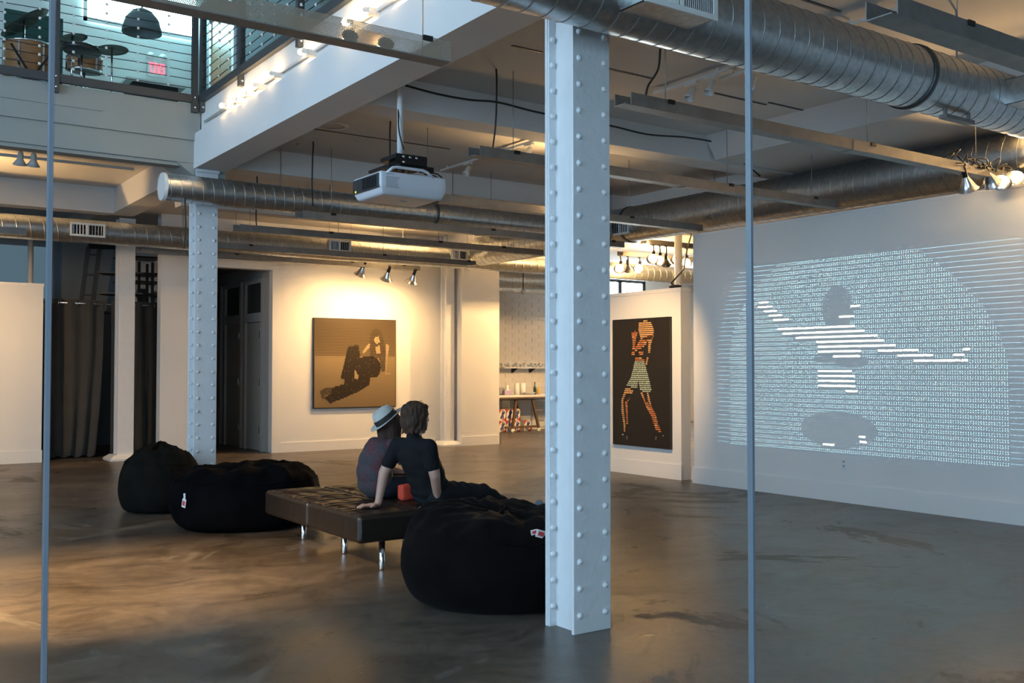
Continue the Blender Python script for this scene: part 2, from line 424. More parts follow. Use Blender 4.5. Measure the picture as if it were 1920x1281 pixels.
# back wall with the corridor opening
OPX0, OPX1 = 5.35, 6.45
wb = struct(MB().box(4.54, OPX0, YB, YB+.2, 0, ZC).box(OPX0, OPX1, YB, YB+.2, 3.16, ZC).box(OPX1, 10.3, YB, YB+.2, 0, ZC).build('wall_back', MAT['wall']))
struct(MB().box(OPX1-.02, OPX1+.13, YB-.016, YB+.0, 0, 3.28).box(OPX0-.13, OPX1-.02, YB-.016, YB, 3.16, 3.28).build('trim_1', MAT['trim']))
struct(MB().box(OPX1+.13, 9.72, YB-.018, YB, 0, .17).build('baseboard_back', MAT['trim']))
# the projecting pier right of the painting
wp = struct(MB().box(9.98, 10.84, 16.0, 17.2, 0, ZC).build('wall_pier', MAT['wall']))
struct(MB().box(9.96, 10.858, 15.982, 16.0, 0, .17).box(10.84, 10.858, 15.982, 17.2, 0, .17).build('baseboard_pier', MAT['trim']))
# shell of the building beyond what the picture shows
struct(MB().box(XL-.2, XL, YF, 24, 0, 7.4).build('wall_left', MAT['wall']))
struct(MB().box(XL, XR, YF-.2, YF, 0, 7.4).build('wall_front', MAT['wall']))
struct(MB().box(XR, XR+.2, YF, 24, 0, 4.4).build('wall_far_right', MAT['wall']))
struct(MB().box(XL, XR, 23.8, 24, 0, 7.4).build('wall_far', MAT['far_wall']))
struct(MB().box(XL, 3.9, YF, 24, 7.2, 7.4).box(3.9, XR, YF, 24, 7.2, 7.4).build('ceiling_upper', MAT['ceiling']))
# gallery ceiling: underside of the upper floor, right of the main beam and beyond the balcony edge
struct(MB().box(3.73, XR, YF, 23.8, ZC, ZD).box(XL, 3.72, 11.3, 23.8, 4.24, ZD).build('ceiling', MAT['ceiling']))
# main beam on the riveted columns; set back upper edge of the floor behind the ledge of bulbs
def beam(n, mb, m='beam'): return struct(mb.build(n, MAT[m]))
beam('main_beam', MB().box(3.38, 3.73, YF, 11.28, 3.67, 4.06))
beam('floor_edge', MB().box(3.45, 3.73, YF, 11.0, 4.06, 4.40), 'trim')
beam('cross_beam', MB().prism([(7.60, ZC), (7.68, 3.73), (8.0, 3.73), (8.08, ZC)], 0, 3.73, 9.75))
beam('cross_beam', MB().prism([(10.98, ZC), (11.06, 3.73), (11.34, 3.73), (11.42, ZC)], 0, 3.73, 9.75))
beam('cross_beam', MB().prism([(14.2, ZC), (14.28, 3.78), (14.56, 3.78), (14.64, ZC)], 0, 4.2, XR))
beam('side_beam', MB().box(9.75, 10.1, YF, 17, 3.80, ZC))
beam('ceiling_drop', MB().prism([(7.85, ZC), (8.02, 3.74), (9.75, 3.74), (9.75, ZC)], 1, YF, 7.62), 'ceiling')
beam('rear_beam', MB().box(3.70, 4.05, 11.35, 16.3, 3.86, 4.26))
beam('cross_beam', MB().box(XL, 3.70, 16.05, 16.35, 3.85, 4.26))
beam('beam_haunch', MB().prism([(3.15, 3.76), (3.38, 3.60), (3.74, 3.60), (3.74, 3.98), (3.15, 3.98)], 1, 11.04, 11.5), 'balcony')
# edge of the balcony on the left
beam('balcony_edge', MB().box(XL, 3.44, 11.0, 11.3, 3.98, ZD).box(XL, 3.44, 11.03, 11.3, 3.73, 3.98).box(XL, 3.30, 11.06, 11.24, 3.69, 3.73), 'balcony')
beam('balcony_edge_groove', MB().box(XL, 2.4, 10.985, 11.0, 4.16, 4.185), 'balcony')
# ceiling joints: dark slots between the boards of the ceiling
slots = [((585,238),(838,281)), ((487,287),(695,325)), ((838,333),(1018,360)), ((1137,128),(1222,147)), ((960,85),(1016,98)),
         ((1322,172),(1440,195)), ((1440,192),(1568,220)), ((1500,0),(1580,19))]
for a, b_ in slots:
    pa = atZ(*a, ZC); pb = atZ(*b_, ZC)
    y = (pa.y + pb.y) / 2
    o = struct(MB().box(min(pa.x, pb.x), max(pa.x, pb.x), y-.012, y+.012, ZC-.006, ZC+.002).build('ceiling_slot', MAT['black_metal']))

# corridor behind the opening with three doors in its right side
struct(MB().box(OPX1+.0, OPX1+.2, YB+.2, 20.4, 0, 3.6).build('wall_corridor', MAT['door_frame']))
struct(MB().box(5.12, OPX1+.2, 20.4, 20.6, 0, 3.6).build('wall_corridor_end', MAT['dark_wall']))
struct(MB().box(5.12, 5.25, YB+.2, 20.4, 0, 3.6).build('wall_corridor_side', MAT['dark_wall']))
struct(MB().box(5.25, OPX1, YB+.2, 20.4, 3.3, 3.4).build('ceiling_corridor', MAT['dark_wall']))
for n_, y0 in enumerate((16.82, 17.92, 19.05)):
    d = struct(MB().box(OPX1-.03, OPX1+.0, y0+.09, y0+.87, .01, 2.28).build('door_%d' % (n_+1), MAT['door']))
    f = MB()
    for (a, c) in ((y0, y0+.085), (y0+.875, y0+.96)): f.box(OPX1-.075, OPX1, a, c, 0, 3.05)
    f.box(OPX1-.068, OPX1, y0+.085, y0+.875, 2.29, 2.45).box(OPX1-.068, OPX1, y0+.085, y0+.875, 2.98, 3.05)
    f.build('door_frame', MAT['door_frame'], d)
    MB().box(OPX1-.034, OPX1-.004, y0+.10, y0+.86, 2.46, 2.97).build('transom_panel', MAT['dark_panel'], d)
    for hz in (.32, 1.15, 2.0):
        MB().box(OPX1-.088, OPX1-.032, y0+.075, y0+.105, hz, hz+.12).build('hinge', MAT['alu'], d)

# glass partition in front of the viewer: three tall panes, silicone joints between them
gw = empty('window_1', (0.9, 1.4, 0)); struct(gw)
GX = [-1.09, .243, 1.572, 2.90]
for i in range(3):
    MB().box(GX[i]+.004, GX[i+1]-.004, 1.395, 1.405, 0, 4.2).build('pane', MAT['glass'], gw)
for i in (1, 2):
    w = .0026 if i == 1 else .0032
    MB().box(GX[i]-w, GX[i]+w, 1.393, 1.407, 0, 4.2).build('joint', MAT['glass_edge'], gw)

# ------------------------------------------------------------------ upper floor behind the railing
struct(MB().box(XL, 1.75, 15.0, 15.2, ZD, 7.2).build('wall_upper_back', MAT['dark_wall']))
struct(MB().box(1.75, 4.6, 15.0, 15.2, ZD, 7.2).build('wall_upper_white', MAT['wall']))
struct(MB().box(4.6, 4.8, 8.4, 15.2, ZD, 7.2).build('wall_upper_side', MAT['far_wall']))
struct(MB().box(4.8, XR, 8.4, 8.6, ZD, 7.2).build('wall_upper_far', MAT['dark_wall']))
p0 = atY(163, 15, 14.98); p1 = atY(352, 74, 14.98)
w4 = struct(MB().box(p0.x, p1.x+.2, 14.965, 14.98, p1.z+.05, p0.z+.5).build('window_2', MAT['frosted']))
MB().box(p0.x-.05, p1.x+.25, 14.95, 14.97, p1.z-.01, p1.z+.05).box(p0.x-.05, p0.x, 14.95, 14.97, p1.z-.01, p0.z+.5).build('window_frame', MAT['trim'], w4)
pd = atX(432, 180, 4.59)
dr = struct(MB().box(4.575, 4.598, pd.y-.10, pd.y+.75, ZD, ZD+2.05).build('door_4', MAT['wood_red']))
MB().box(4.56, 4.598, pd.y-.2, pd.y-.11, ZD, ZD+2.15).box(4.56, 4.598, pd.y+.76, pd.y+.85, ZD, ZD+2.15).box(4.56, 4.598, pd.y-.2, pd.y+.85, ZD+2.06, ZD+2.15).build('door_frame', MAT['trim'], dr)

# ------------------------------------------------------------------ kitchen wall of white painted brick (the courses near the shelf are built one by one)
wk = struct(MB().box(6.7, XR, YK+.03, YK+.2, 0, ZC).build('wall_kitchen', MAT['mortar']))
bmesh_brick = MB().box(-.192, .192, -.007, 0, .003, .104).mesh('brick'); bmesh_brick.materials.append(MAT['brick'])
nb = 0
for r in range(22):
    z = 1.02 + r*.108
    for i in range(7):
        x = 13.0 + i*.4 + (r % 2)*.2
        if nb < 300:
            shared('brick', bmesh_brick, wk, (x - wk.location.x, YK+.03 - wk.location.y, z - wk.location.z)); nb += 1
# high bright windows over the display panel
w5 = struct(MB().box(16.6, 17.15, YK-.01, YK+.02, 1.3, 3.72).box(17.25, 18.0, YK-.01, YK+.02, 1.3, 3.72).build('window_3', MAT['day_pane']))
MB().box(17.15, 17.27, YK-.05, YK+.02, 1.25, 3.75).box(18.0, 18.1, YK-.05, YK+.02, 1.25, 3.75).box(16.5, 18.1, YK-.05, YK+.02, 3.72, 3.8).build('window_frame', MAT['black_metal'], w5)
# dusk-blue panes of the back room on the far left
w6 = struct(MB().box(*(atY(0,0,20).x, atY(96,0,20).x), 19.98, 20.02, 2.75, 3.7).build('window_4', MAT['dusk_pane']))
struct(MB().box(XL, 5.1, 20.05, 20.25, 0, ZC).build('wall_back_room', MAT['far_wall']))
struct(MB().box(4.98, 5.1, YB+.2, 20.05, 0, ZC).build('wall_back_room_side', MAT['wall']))

# ================================================================== COLUMNS
def riveted_column(x0, x1, y0, y1, z1, label, each):
    c = empty('riveted_column', ((x0+x1)/2, (y0+y1)/2, 0), label, 'column', 'riveted steel columns')
    t = .022; w = .052
    MB().box(x0, x1, y0, y0+t, 0, z1).build('front_plate', MAT['steel_paint'], c, bevel=.003)
    MB().box(x0, x1, y1-t, y1, 0, z1).build('back_plate', MAT['steel_paint'], c, bevel=.003)
    MB().box(x0+w, x0+w+.02, y0+t, y1-t, 0, z1).build('web', MAT['steel_paint'], c)
    MB().box(x1-w-.02, x1-w, y0+t, y1-t, 0, z1).build('web', MAT['steel_paint'], c)
    MB().box(x0+.006, x0+w, y1-t-.012, y1-t, 0, z1).build('angle', MAT['steel_paint'], c)
    MB().box(x0-.005, x1+.005, y0-.03, y1+.03, z1-.03, z1).build('cap_plate', MAT['steel_paint'], c)
    dome = [(.0185, 0), (.0185, .003), (.016, .009), (.010, .014), (.001, .0165)]
    rv = MB().lathe(dome, 12, (0,0,0), Matrix.Rotation(math.radians(90), 3, 'X')).mesh('rivet'); rv.materials.append(MAT['steel_paint'])
    spots = []
    z = .10
    while z < z1-.08:
        for x in (x0+.042, x1-.042): spots.append((x, y0, z))
        spots.append((x0+.028, y1-t-.012, z+.012)); z += .1465
    if each:
        for p in spots: shared('rivet', rv, c, Vector(p) - c.location)
    else:
        m = MB()
        for p in spots: m.lathe(dome, 10, p, Matrix.Rotation(math.radians(90), 3, 'X'))
        m.build('rivets', MAT['steel_paint'], c, kind='stuff')
    return c
riveted_column(3.395, 3.660, 4.287, 4.547, 3.67, 'white riveted steel column standing large in the foreground', True)
riveted_column(3.405, 3.655, 11.03, 11.27, 3.67, 'white riveted steel column behind the two left bean bags', False)

def slim_column(x, y, w, d, z1, label, base=True):
    c = empty('slim_column', (x, y, 0), label, 'column', 'slim white columns')
    t = .025
    MB().box(x-w/2, x+w/2, y-d/2, y-d/2+t, 0, z1).build('flange', MAT['steel_paint'], c)
    MB().box(x-w/2, x+w/2, y+d/2-t, y+d/2, 0, z1).build('flange', MAT['steel_paint'], c)
    MB().box(x-.02, x+.02, y-d/2+t, y+d/2-t, 0, z1).build('web', MAT['steel_paint'], c)
    if base:
        b = w/2+.13; q = w/2+.05
        m = MB(); 
        vs = [(x+sx*b, y+sy*b, 0) for sx, sy in ((-1,-1),(1,-1),(1,1),(-1,1))] + [(x+sx*b, y+sy*b, .03) for sx, sy in ((-1,-1),(1,-1),(1,1),(-1,1))] + [(x+sx*q, y+sy*q, .09) for sx, sy in ((-1,-1),(1,-1),(1,1),(-1,1))]
        fs = [(3,2,1,0)] + [(i, (i+1) % 4, 4+(i+1) % 4, 4+i) for i in range(4)] + [(4+i, 4+(i+1) % 4, 8+(i+1) % 4, 8+i) for i in range(4)] + [(8,9,10,11)]
        m.add(vs, fs).build('base', MAT['steel_paint'], c)
    return c
pc = atZ(231, 862, 0)
slim_column(pc.x, pc.y, .25, .24, 3.86, 'slim white column on a splayed base beside the dark curtains')
slim_column(9.80, 16.22, .18, .20, ZC, 'slim white column against the back wall right of the sepia painting')

# ================================================================== DUCTS
def duct(label, axis, c, r, a0, a1, pitch, bands=(), cap0=False, dents=0):
    """axis 0: along X with c=(y,z); axis 1: along Y with c=(x,z)"""
    def P(a, u, v): return (a, c[0]+u, c[1]+v) if axis == 0 else (c[0]+u, a, c[1]+v)
    root = empty('air_duct', P((a0+a1)/2, 0, 0), label, 'air duct', 'round spiral air ducts')
    n = 40; m = MB(); k = max(2, int((a1-a0)/.35)); vs = []
    for i in range(k+1):
        a = a0 + (a1-a0)*i/k
        for j in range(n):
            q = 2*math.pi*j/n
            rr = r*(1 + dents*noise.noise(Vector((a*3, math.cos(q)*1.5, math.sin(q)*1.5))))
            vs.append(P(a, rr*math.cos(q), rr*math.sin(q)))
    fs = [(i*n+j, i*n+(j+1) % n, (i+1)*n+(j+1) % n, (i+1)*n+j) for i in range(k) for j in range(n)]
    m.add(vs, fs, True).build('pipe', MAT['galv'], root)
    if cap0:
        mm = MB(); mm.add([P(a0-.004, r*math.cos(2*math.pi*j/n), r*math.sin(2*math.pi*j/n)) for j in range(n)] + [P(a0+.03, (r+.004)*math.cos(2*math.pi*j/n), (r+.004)*math.sin(2*math.pi*j/n)) for j in range(n)],
               [tuple(range(n))] + [(j, (j+1) % n, n+(j+1) % n, n+j) for j in range(n)]).build('end_cap', MAT['trim'], root)
    # spiral lock seam: one raised ribbon wound along the pipe
    turns = (a1-a0)/pitch; steps = int(turns*28); sv = []; sf = []
    hw = .0050; hh = .0030
    for i in range(steps+1):
        a = a0 + (a1-a0)*i/steps; q = 2*math.pi*turns*i/steps
        rr = r*(1 + dents*noise.noise(Vector((a*3, math.cos(q)*1.5, math.sin(q)*1.5))))
        for da, dr in ((-hw, -.002), (-hw*.6, hh), (hw*.6, hh), (hw, -.002)):
            sv.append(P(a+da, (rr+dr)*math.cos(q), (rr+dr)*math.sin(q)))
    for i in range(steps):
        for j in range(3): sf.append((i*4+j, i*4+j+1, (i+1)*4+j+1, (i+1)*4+j))
    MB().add(sv, sf, True).build('spiral_seam', MAT['galv_seam'], root)
    for a in bands:
        bv = []
        for da, dr in ((-.022, .002), (-.018, .012), (.018, .012), (.022, .002)):
            bv += [P(a+da, (r+dr)*math.cos(2*math.pi*j/n), (r+dr)*math.sin(2*math.pi*j/n)) for j in range(n)]
        MB().add(bv, [(i*n+j, i*n+(j+1) % n, (i+1)*n+(j+1) % n, (i+1)*n+j) for i in range(3) for j in range(n)], True).build('joint_band', MAT['galv_dark'], root)
    return root
def register(root, x, y, z, w, h, depth, slats, normal='-Y', tilt=0.0, collar=True, split=True):
    """grille on a short collar; faces -Y (x along the duct) or -X"""
    rm = Matrix.Rotation(tilt, 3, 'X') if normal == '-Y' else Matrix.Rotation(math.radians(-90), 3, 'Z') @ Matrix.Rotation(tilt, 3, 'X')
    base = Vector((x, y, z))
    def put(mb): return mb.xf(lambda p: base + rm @ p)
    fr = MB(); b = .028
    fr.box(-w/2, w/2, -.012, 0, h/2-b, h/2).box(-w/2, w/2, -.012, 0, -h/2, -h/2+b).box(-w/2, -w/2+b, -.012, 0, -h/2+b, h/2-b).box(w/2-b, w/2, -.012, 0, -h/2+b, h/2-b)
    if split: fr.box(-.010, .010, -.010, 0, -h/2+b, h/2-b)
    f = put(fr).build('vent_frame', MAT['white_plastic'], root)
    put(MB().box(-w/2+b, w/2-b, .018, .02, -h/2+b, h/2-b)).build('vent_shadow_box', MAT['black_metal'], f)
    iw = w-2*b
    for i in range(slats):
        xx = -w/2+b+iw*(i+.5)/slats
        if abs(xx) < .014 and split: continue
        sl = MB().obox((xx, .006, 0), .004, .018, h-2*b, Matrix.Rotation(math.radians(28 if xx < 0 else -28), 3, 'Z'))
        put(sl).build('slat', MAT['white_plastic'], f)
    if collar:
        put(MB().box(-w/2+.01, w/2-.01, 0, depth, h/2-.014, h/2-.01).box(-w/2+.01, w/2-.01, 0, depth, -h/2+.01, -h/2+.014).box(-w/2+.01, -w/2+.014, 0, depth, -h/2+.01, h/2-.01).box(w/2-.014, w/2-.01, 0, depth, -h/2+.01, h/2-.01)).build('vent_collar', MAT['galv'], root)

Y1, R1 = 3.92, .205
def tangent_center(px, py, Y, r):     # axis height of a pipe whose lower outline passes the pixel
    lo, hi = 2.0, 4.5
    d = ray(px, py)
    for _ in range(60):
        mid = (lo+hi)/2
        # distance in the Y-Z plane from axis to the sight line
        L = math.hypot(d.y, d.z); dist = ((mid-H)*d.y - Y*d.z)/L
        if dist < r: lo = mid
        else: hi = mid
    return (lo+hi)/2
Z1 = tangent_center(1440, 140, Y1, R1)
d1 = duct('wide spiral duct crossing the top of the foreground column', 0, (Y1, Z1), R1, 2.2, 9.1, .128, bands=[atY(1757, 160, Y1-R1).x], dents=.012)
pr = atY(1275, 12, Y1-R1-.12)
register(d1, pr.x, Y1-R1-.13, pr.z+.085, .50, .23, .22, 30, tilt=0)
pr2 = atY(1925, 165, Y1-R1-.12)
register(d1, pr2.x+.2, Y1-R1-.13, pr2.z, .46, .2, .22, 24)
Z2 = tangent_center(650, 409, 10.80, .148)
d2 = duct('middle spiral duct with a capped white end, behind the projector', 0, (10.80, Z2), .148, atY(303, 350, 10.80).x, 9.15, .115, bands=[atY(818, 400, 10.7).x], cap0=True)
Z3 = tangent_center(480, 478, 14.85, .165)
d3 = duct('far spiral duct running along the back wall above the sepia painting', 0, (14.85, Z3), .165, -1.0, 15.5, .17)
for (px, py, w) in ((165, 428, .46), (638, 462, .38), (862, 482, .34)):
    q = atY(px, py, 14.85-.20); register(d3, q.x, 14.85-.185, Z3+.05 if px > 300 else Z3, w, .19, .08, 10)
d4 = duct('big spiral duct running above the right wall towards the lamps', 1, (9.45, 3.50), .25, .5, 14.5, .15, bands=[atX(1165, 440, 9.25).y])
q = atX(1161, 426, 9.18); register(d4, 9.18, q.y, q.z, .42, .22, .1, 8, normal='-X')
for d_, ax_, c_, rr_, spots_ in ((d1, 0, (Y1, Z1), R1, (3.9, 6.55, 8.6)), (d2, 0, (10.80, Z2), .148, (4.3, 6.6, 8.7)), (d3, 0, (14.85, Z3), .165, (4.4, 6.9, 9.5, 12.5)), (d4, 1, (9.45, 3.50), .25, (3.0, 6.0, 9.0, 12.5))):
    for a_ in spots_:
        p_ = Vector((a_, c_[0], c_[1]+rr_)) if ax_ == 0 else Vector((c_[0], a_, c_[1]+rr_))
        MB().box(p_.x-.005, p_.x+.005, p_.y-.005, p_.y+.005, p_.z-.01, ZC).build('hanger_strap', MAT['galv_seam'], d_)
d5 = duct('pale duct deep in the kitchen above the counter', 0, (18.6, 3.45), .24, 11.5, 15.0, .2)
for a_ in (12.5, 14.5): MB().box(a_-.015, a_+.015, 18.585, 18.615, 3.68, ZC).build('hanger_strap', MAT['galv_seam'], d5)

# ================================================================== LIGHT RAILS (metal channels hung from wires)
def rail(label, y, x0, x1, z=3.2, h=.085, w=.11, m='strut', wires=(), front_perf=False):
    r = empty('light_rail', ((x0+x1)/2, y, z), label, 'light rail', 'metal light rails hung from the ceiling')
    t = .006
    MB().box(x0, x1, y-w/2, y+w/2, z, z+t).build('channel_floor', MAT[m], r)
    MB().box(x0+(.0 if front_perf else .05), x1, y-w/2, y-w/2+t, z+t, z+h).build('channel_side', MAT['perf'] if front_perf else MAT[m], r)
    MB().box(x0, x1, y+w/2-t, y+w/2, z+t, z+h).build('channel_side', MAT['perf'] if front_perf else MAT[m], r)
    top = ZC if x0 > 3.6 else 5.6
    for wx in wires:
        MB().tube([(wx, y, z+.01), (wx, y, top)], .003, 6).build('hanger_wire', MAT['wire'], r)
        MB().obox((wx, y-w/2-.004, z+h-.012), .06, .012, .028).build('clip', MAT['black_metal'], r)
    for wx in [x0+2.4, ]:
        if wx < x1-.5 and not front_perf: MB().box(wx, wx+.14, y-w/2-.004, y+w/2+.004, z-.004, z+h*.9).build('splice_plate', MAT[m], r)
    return r
ROWS = {}
def rowY(px, py, z): return atZ(px, py, z).y
ya = atZ(860, 126, 3.2).y
rail('perforated light rail in front of the main beam, lit by the bulbs', ya, -.6, atY(836, 128, ya).x, z=3.2, h=.12, wires=(.9, 2.78), front_perf=True)
for px_, lab_ in ((655, 'small dark lamp inside the perforated rail, left of two'), (722, 'small dark lamp inside the perforated rail, right of two')):
    xl_ = atY(px_, 85, ya).x; rl_ = empty('rail_spot', (xl_, ya, 3.21), lab_, 'lamp', 'lamps inside the perforated rail')
    MB().ball((xl_, ya-.012, 3.245), .034, 14, 8, (1.5, .7, 1.0)).build('housing', MAT['black_metal'], rl_)
    MB().lathe([(.001, 0), (.026, 0), (.028, -.012), (.02, -.02)], 14, (xl_, ya+.022, 3.255), Matrix.Rotation(math.radians(-12), 3, 'X')).build('lens', MAT['globe'], rl_)  # glowing disc added behind the housing to warm the perforated sides
yb = atZ(1186, 202, 3.2).y
s2 = rail('light rail carrying the glaring clamp lamps at the right', yb, atY(1172, 198, yb-.05).x, 9.12, wires=(4.75, 7.0, 8.6))
yc = atZ(884, 293, 3.2).y
s3 = rail('light rail starting beside the projector and ending at the big duct', yc, atY(884, 290, yc).x, atY(1565, 384, yc).x, wires=(4.8, 7.4, 8.7))
yd = atZ(845, 383, 3.2).y
s5 = rail('light rail half hidden behind the projector', yd, 4.38, atY(1312, 424, yd).x, wires=(5.2, 7.2, 8.0))
ye = 10.52
s4 = rail('light rail tucked just below the middle duct', ye, 4.38, 9.2, z=atY(700, 421, ye-.05).z, wires=(4.8, 7.0, 9.0))
yg = atZ(700, 454, 3.2).y
s6 = rail('light rail just above the far duct', yg, 4.3, 9.14, wires=(5.6, 7.3, 8.4))
yh = atZ(700, 486, 3.2).y
s7 = rail('light rail below the vents of the far duct', yh, 4.3, 9.14, wires=(5.2, 7.4, 9.0))
yi = 15.42
s8z = atY(720, 503, yi-.05).z
s8 = rail('light rail carrying the three clamp lamps over the sepia painting', yi, 3.9, atY(785, 505, yi).x, z=s8z, wires=(5.4, 7.4, 8.4))
yj = atZ(1664, 38, 3.2).y
s9 = rail('wide light rail cut off by the top right corner', yj, atY(1664, 30, yj-.05).x, 9.0, z=3.2, h=.10, w=.15, wires=(5.0,))

# ================================================================== CLAMP LAMPS
def clamp_lamp(loc, aim, label, group, lit=None, scale=1.0, hang=None, spot=None, name='clamp_lamp', added_fill=None):
    """reflector shade hanging below its rail; aim: world direction the shade points to"""
    r = empty(name, loc, label, 'lamp', group)
    q = (-Vector(aim)).to_track_quat('Z', 'Y').to_matrix()      # local +Z is the back of the lamp
    s = scale
    def put(mb): return mb.xf(lambda p: q @ (p*s))
    shade = [(.026, .0), (.032, -.018), (.042, -.040), (.056, -.075), (.072, -.105), (.092, -.125), (.094, -.128), (.090, -.126), (.070, -.108), (.053, -.077), (.039, -.042), (.028, -.016)]
    put(MB().lathe(shade, 24)).build('shade', MAT['alu'], r, local=True)
    put(MB().lathe([(.001, .10), (.020, .10), (.024, .085), (.024, .01), (.027, -.004)], 16)).build('socket', MAT['black_metal'], r, local=True)
    put(MB().ball((0, 0, -.07), .032, 14, 10, (1, 1, 1.25))).build('bulb', (MAT['hot_far'] if name == 'reflector_lamp' else MAT['hot']) if lit else MAT['glassware'], r, local=True)
    cl = MB(); up = Vector(hang) - Vector(loc) if hang is not None else Vector((0, 0, .12))
    cl.tube([q @ Vector((0, 0, .06*s)), up*.55 + Vector((.012, 0, 0)), up], .009*s, 8)
    cl.build('clamp', MAT['black_metal'], r, local=True)
    MB().obox(up, .035*s, .05*s, .05*s).build('clamp_jaw', MAT['black_metal'], r, local=True)
    if spot:
        d = bpy.data.lights.new('lamp_light', 'SPOT'); d.energy = spot[0]; d.color = WARM; d.spot_size = math.radians(spot[1]); d.spot_blend = spot[2] if len(spot) > 2 else .7; d.shadow_soft_size = .04
        o = bpy.data.objects.new('lamp_light', d); COL.objects.link(o); o.parent = r; o.location = q @ Vector((0, 0, -.135*s)); o.rotation_euler = q.to_euler()
    if added_fill:
        d = bpy.data.lights.new('added_fill_light', 'SPOT'); d.energy = added_fill[0]; d.color = WARM; d.spot_size = math.radians(160); d.spot_blend = 1.0; d.shadow_soft_size = .05  # unseen second spot, added outside the shade to warm ceiling and walls
        o = bpy.data.objects.new('added_fill_light', d); COL.objects.link(o); o.parent = r; o.location = Vector(added_fill[1]).normalized()*.16; o.rotation_euler = Vector(added_fill[1]).to_track_quat('-Z', 'Y').to_euler()
    return r
n3 = ('first', 'second', 'third')
pa = Vector((8.0, YB, 1.55))
for i, (px, py, ax) in enumerate(((681, 501, (0.0, .5, -1)), (728, 510, (.30, .6, -1)), (776, 515, (.22, .7, -.9)))):
    p = atY(px, py, yi)
    lab = ('aluminium clamp lamp over the painting, leftmost of three', 'aluminium clamp lamp over the painting, middle of three', 'aluminium clamp lamp over the painting, nearest the slim column')[i]
    aim = (Vector((7.2+.55*i, YB, 1.5)) - p).normalized()
    clamp_lamp(p, (aim.x*.6+ax[0]*.4, aim.y, aim.z), lab, 'clamp lamps over the sepia painting', lit=True, hang=(p.x, yi, s8z+.03), spot=(58, 140, .95), scale=1.2, added_fill=(160, (0, -.40, .92)) if i == 1 else None)
labs = ('unlit aluminium clamp lamp, leftmost on the right rail', 'aluminium clamp lamp beside the unlit one on the right rail', 'glaring clamp lamp on the right rail', 'glaring clamp lamp at the right edge of the picture')
for i, (px, py, aim) in enumerate(((1810, 331, (.55, .1, -.8)), (1851, 324, (.75, .1, -.65)), (1880, 325, (-.6, -.2, -.8)), (1908, 320, (-.7, -.2, -.75)))):
    p = atY(px, py, yb-.03)
    clamp_lamp(p, aim, labs[i], 'clamp lamps on the right rail', lit=i > 0, scale=1.0, hang=(p.x+.03, yb, 3.22), spot=(6, 120) if i > 1 else None, added_fill=(70, (-.5, -.6, .5)) if i > 1 else None)
# lamps deep in the room above the right display panel
kl = [((1163, 497), 14.25), ((1177, 495), 14.25), ((1199, 497), 14.25), ((1225, 478), 13.2), ((1237, 481), 13.2), ((1249, 484), 13.2), ((1270, 480), 13.2), ((1287, 486), 13.2)]
words = ('leftmost', 'second from the left', 'third from the left', 'fourth from the left', 'fifth from the left', 'sixth from the left', 'seventh from the left', 'rightmost')
krz, krz2 = atY(1200, 498, 14.25).z+.16, atY(1240, 474, 13.2).z+.13
krail = rail('lit light rail behind the right display panel', 14.25, atY(1161, 490, 14.25).x, 15.5, z=krz)
krail2 = rail('light rail with four glaring lamps behind the right display panel', 13.2, atY(1205, 480, 13.2).x, 14.5, z=krz2)
for i, ((px, py), Y) in enumerate(kl):
    p = atY(px, py, Y)
    clamp_lamp(p, (-.6, -.5, -.62) if i not in (1, 5) else (.6, .65, -.5), 'glaring bare lamp behind the right display panel, %s' % words[i], 'lamps behind the display panel', lit=True, scale=1.15, hang=(p.x, Y, (krz if Y > 14 else krz2)+.02), spot=((330, 160) if i in (1, 5) else (45, 150) if i == 4 else None), added_fill=((340, (-.6, .5, .12)) if i == 0 else (800, (-.88, -.45, .25)) if i == 3 else None), name='reflector_lamp')
# the lamp that lights the right painting, and the one that warms the left panel and the left floor, on rails outside the picture's busy part
p = Vector((7.9, yd, 3.05))
clamp_lamp((7.0, yd-.02, 3.08), (2.2, 10.2-yd, -1.75), 'small aluminium clamp lamp aimed at the dark dancing figure painting', 'painting lamps', lit=True, hang=(7.0, yd, 3.22), spot=(190, 64, .8), scale=.9, added_fill=(45, (-.35, -.25, .6)))
lr = rail('light rail far left outside the double height hall', 14.3, -1.5, 2.2, z=3.2)
clamp_lamp((.9, 14.3, 3.08), (.55, 2.6, -1.9), 'clamp lamp washing the left display panel', 'painting lamps', lit=True, hang=(.9, 14.3, 3.22), spot=(130, 100, .8), added_fill=(330, (.35, .2, .6)))
lf = rail('light rail over the open floor at the left', 6.6, -3.5, -.4, z=3.3)
clamp_lamp((-.7, 6.6, 3.18), (1.9, .45, -2.9), 'clamp lamp throwing a warm pool on the left floor', 'painting lamps', lit=True, hang=(-.7, 6.6, 3.32), spot=(1300, 52, .9))

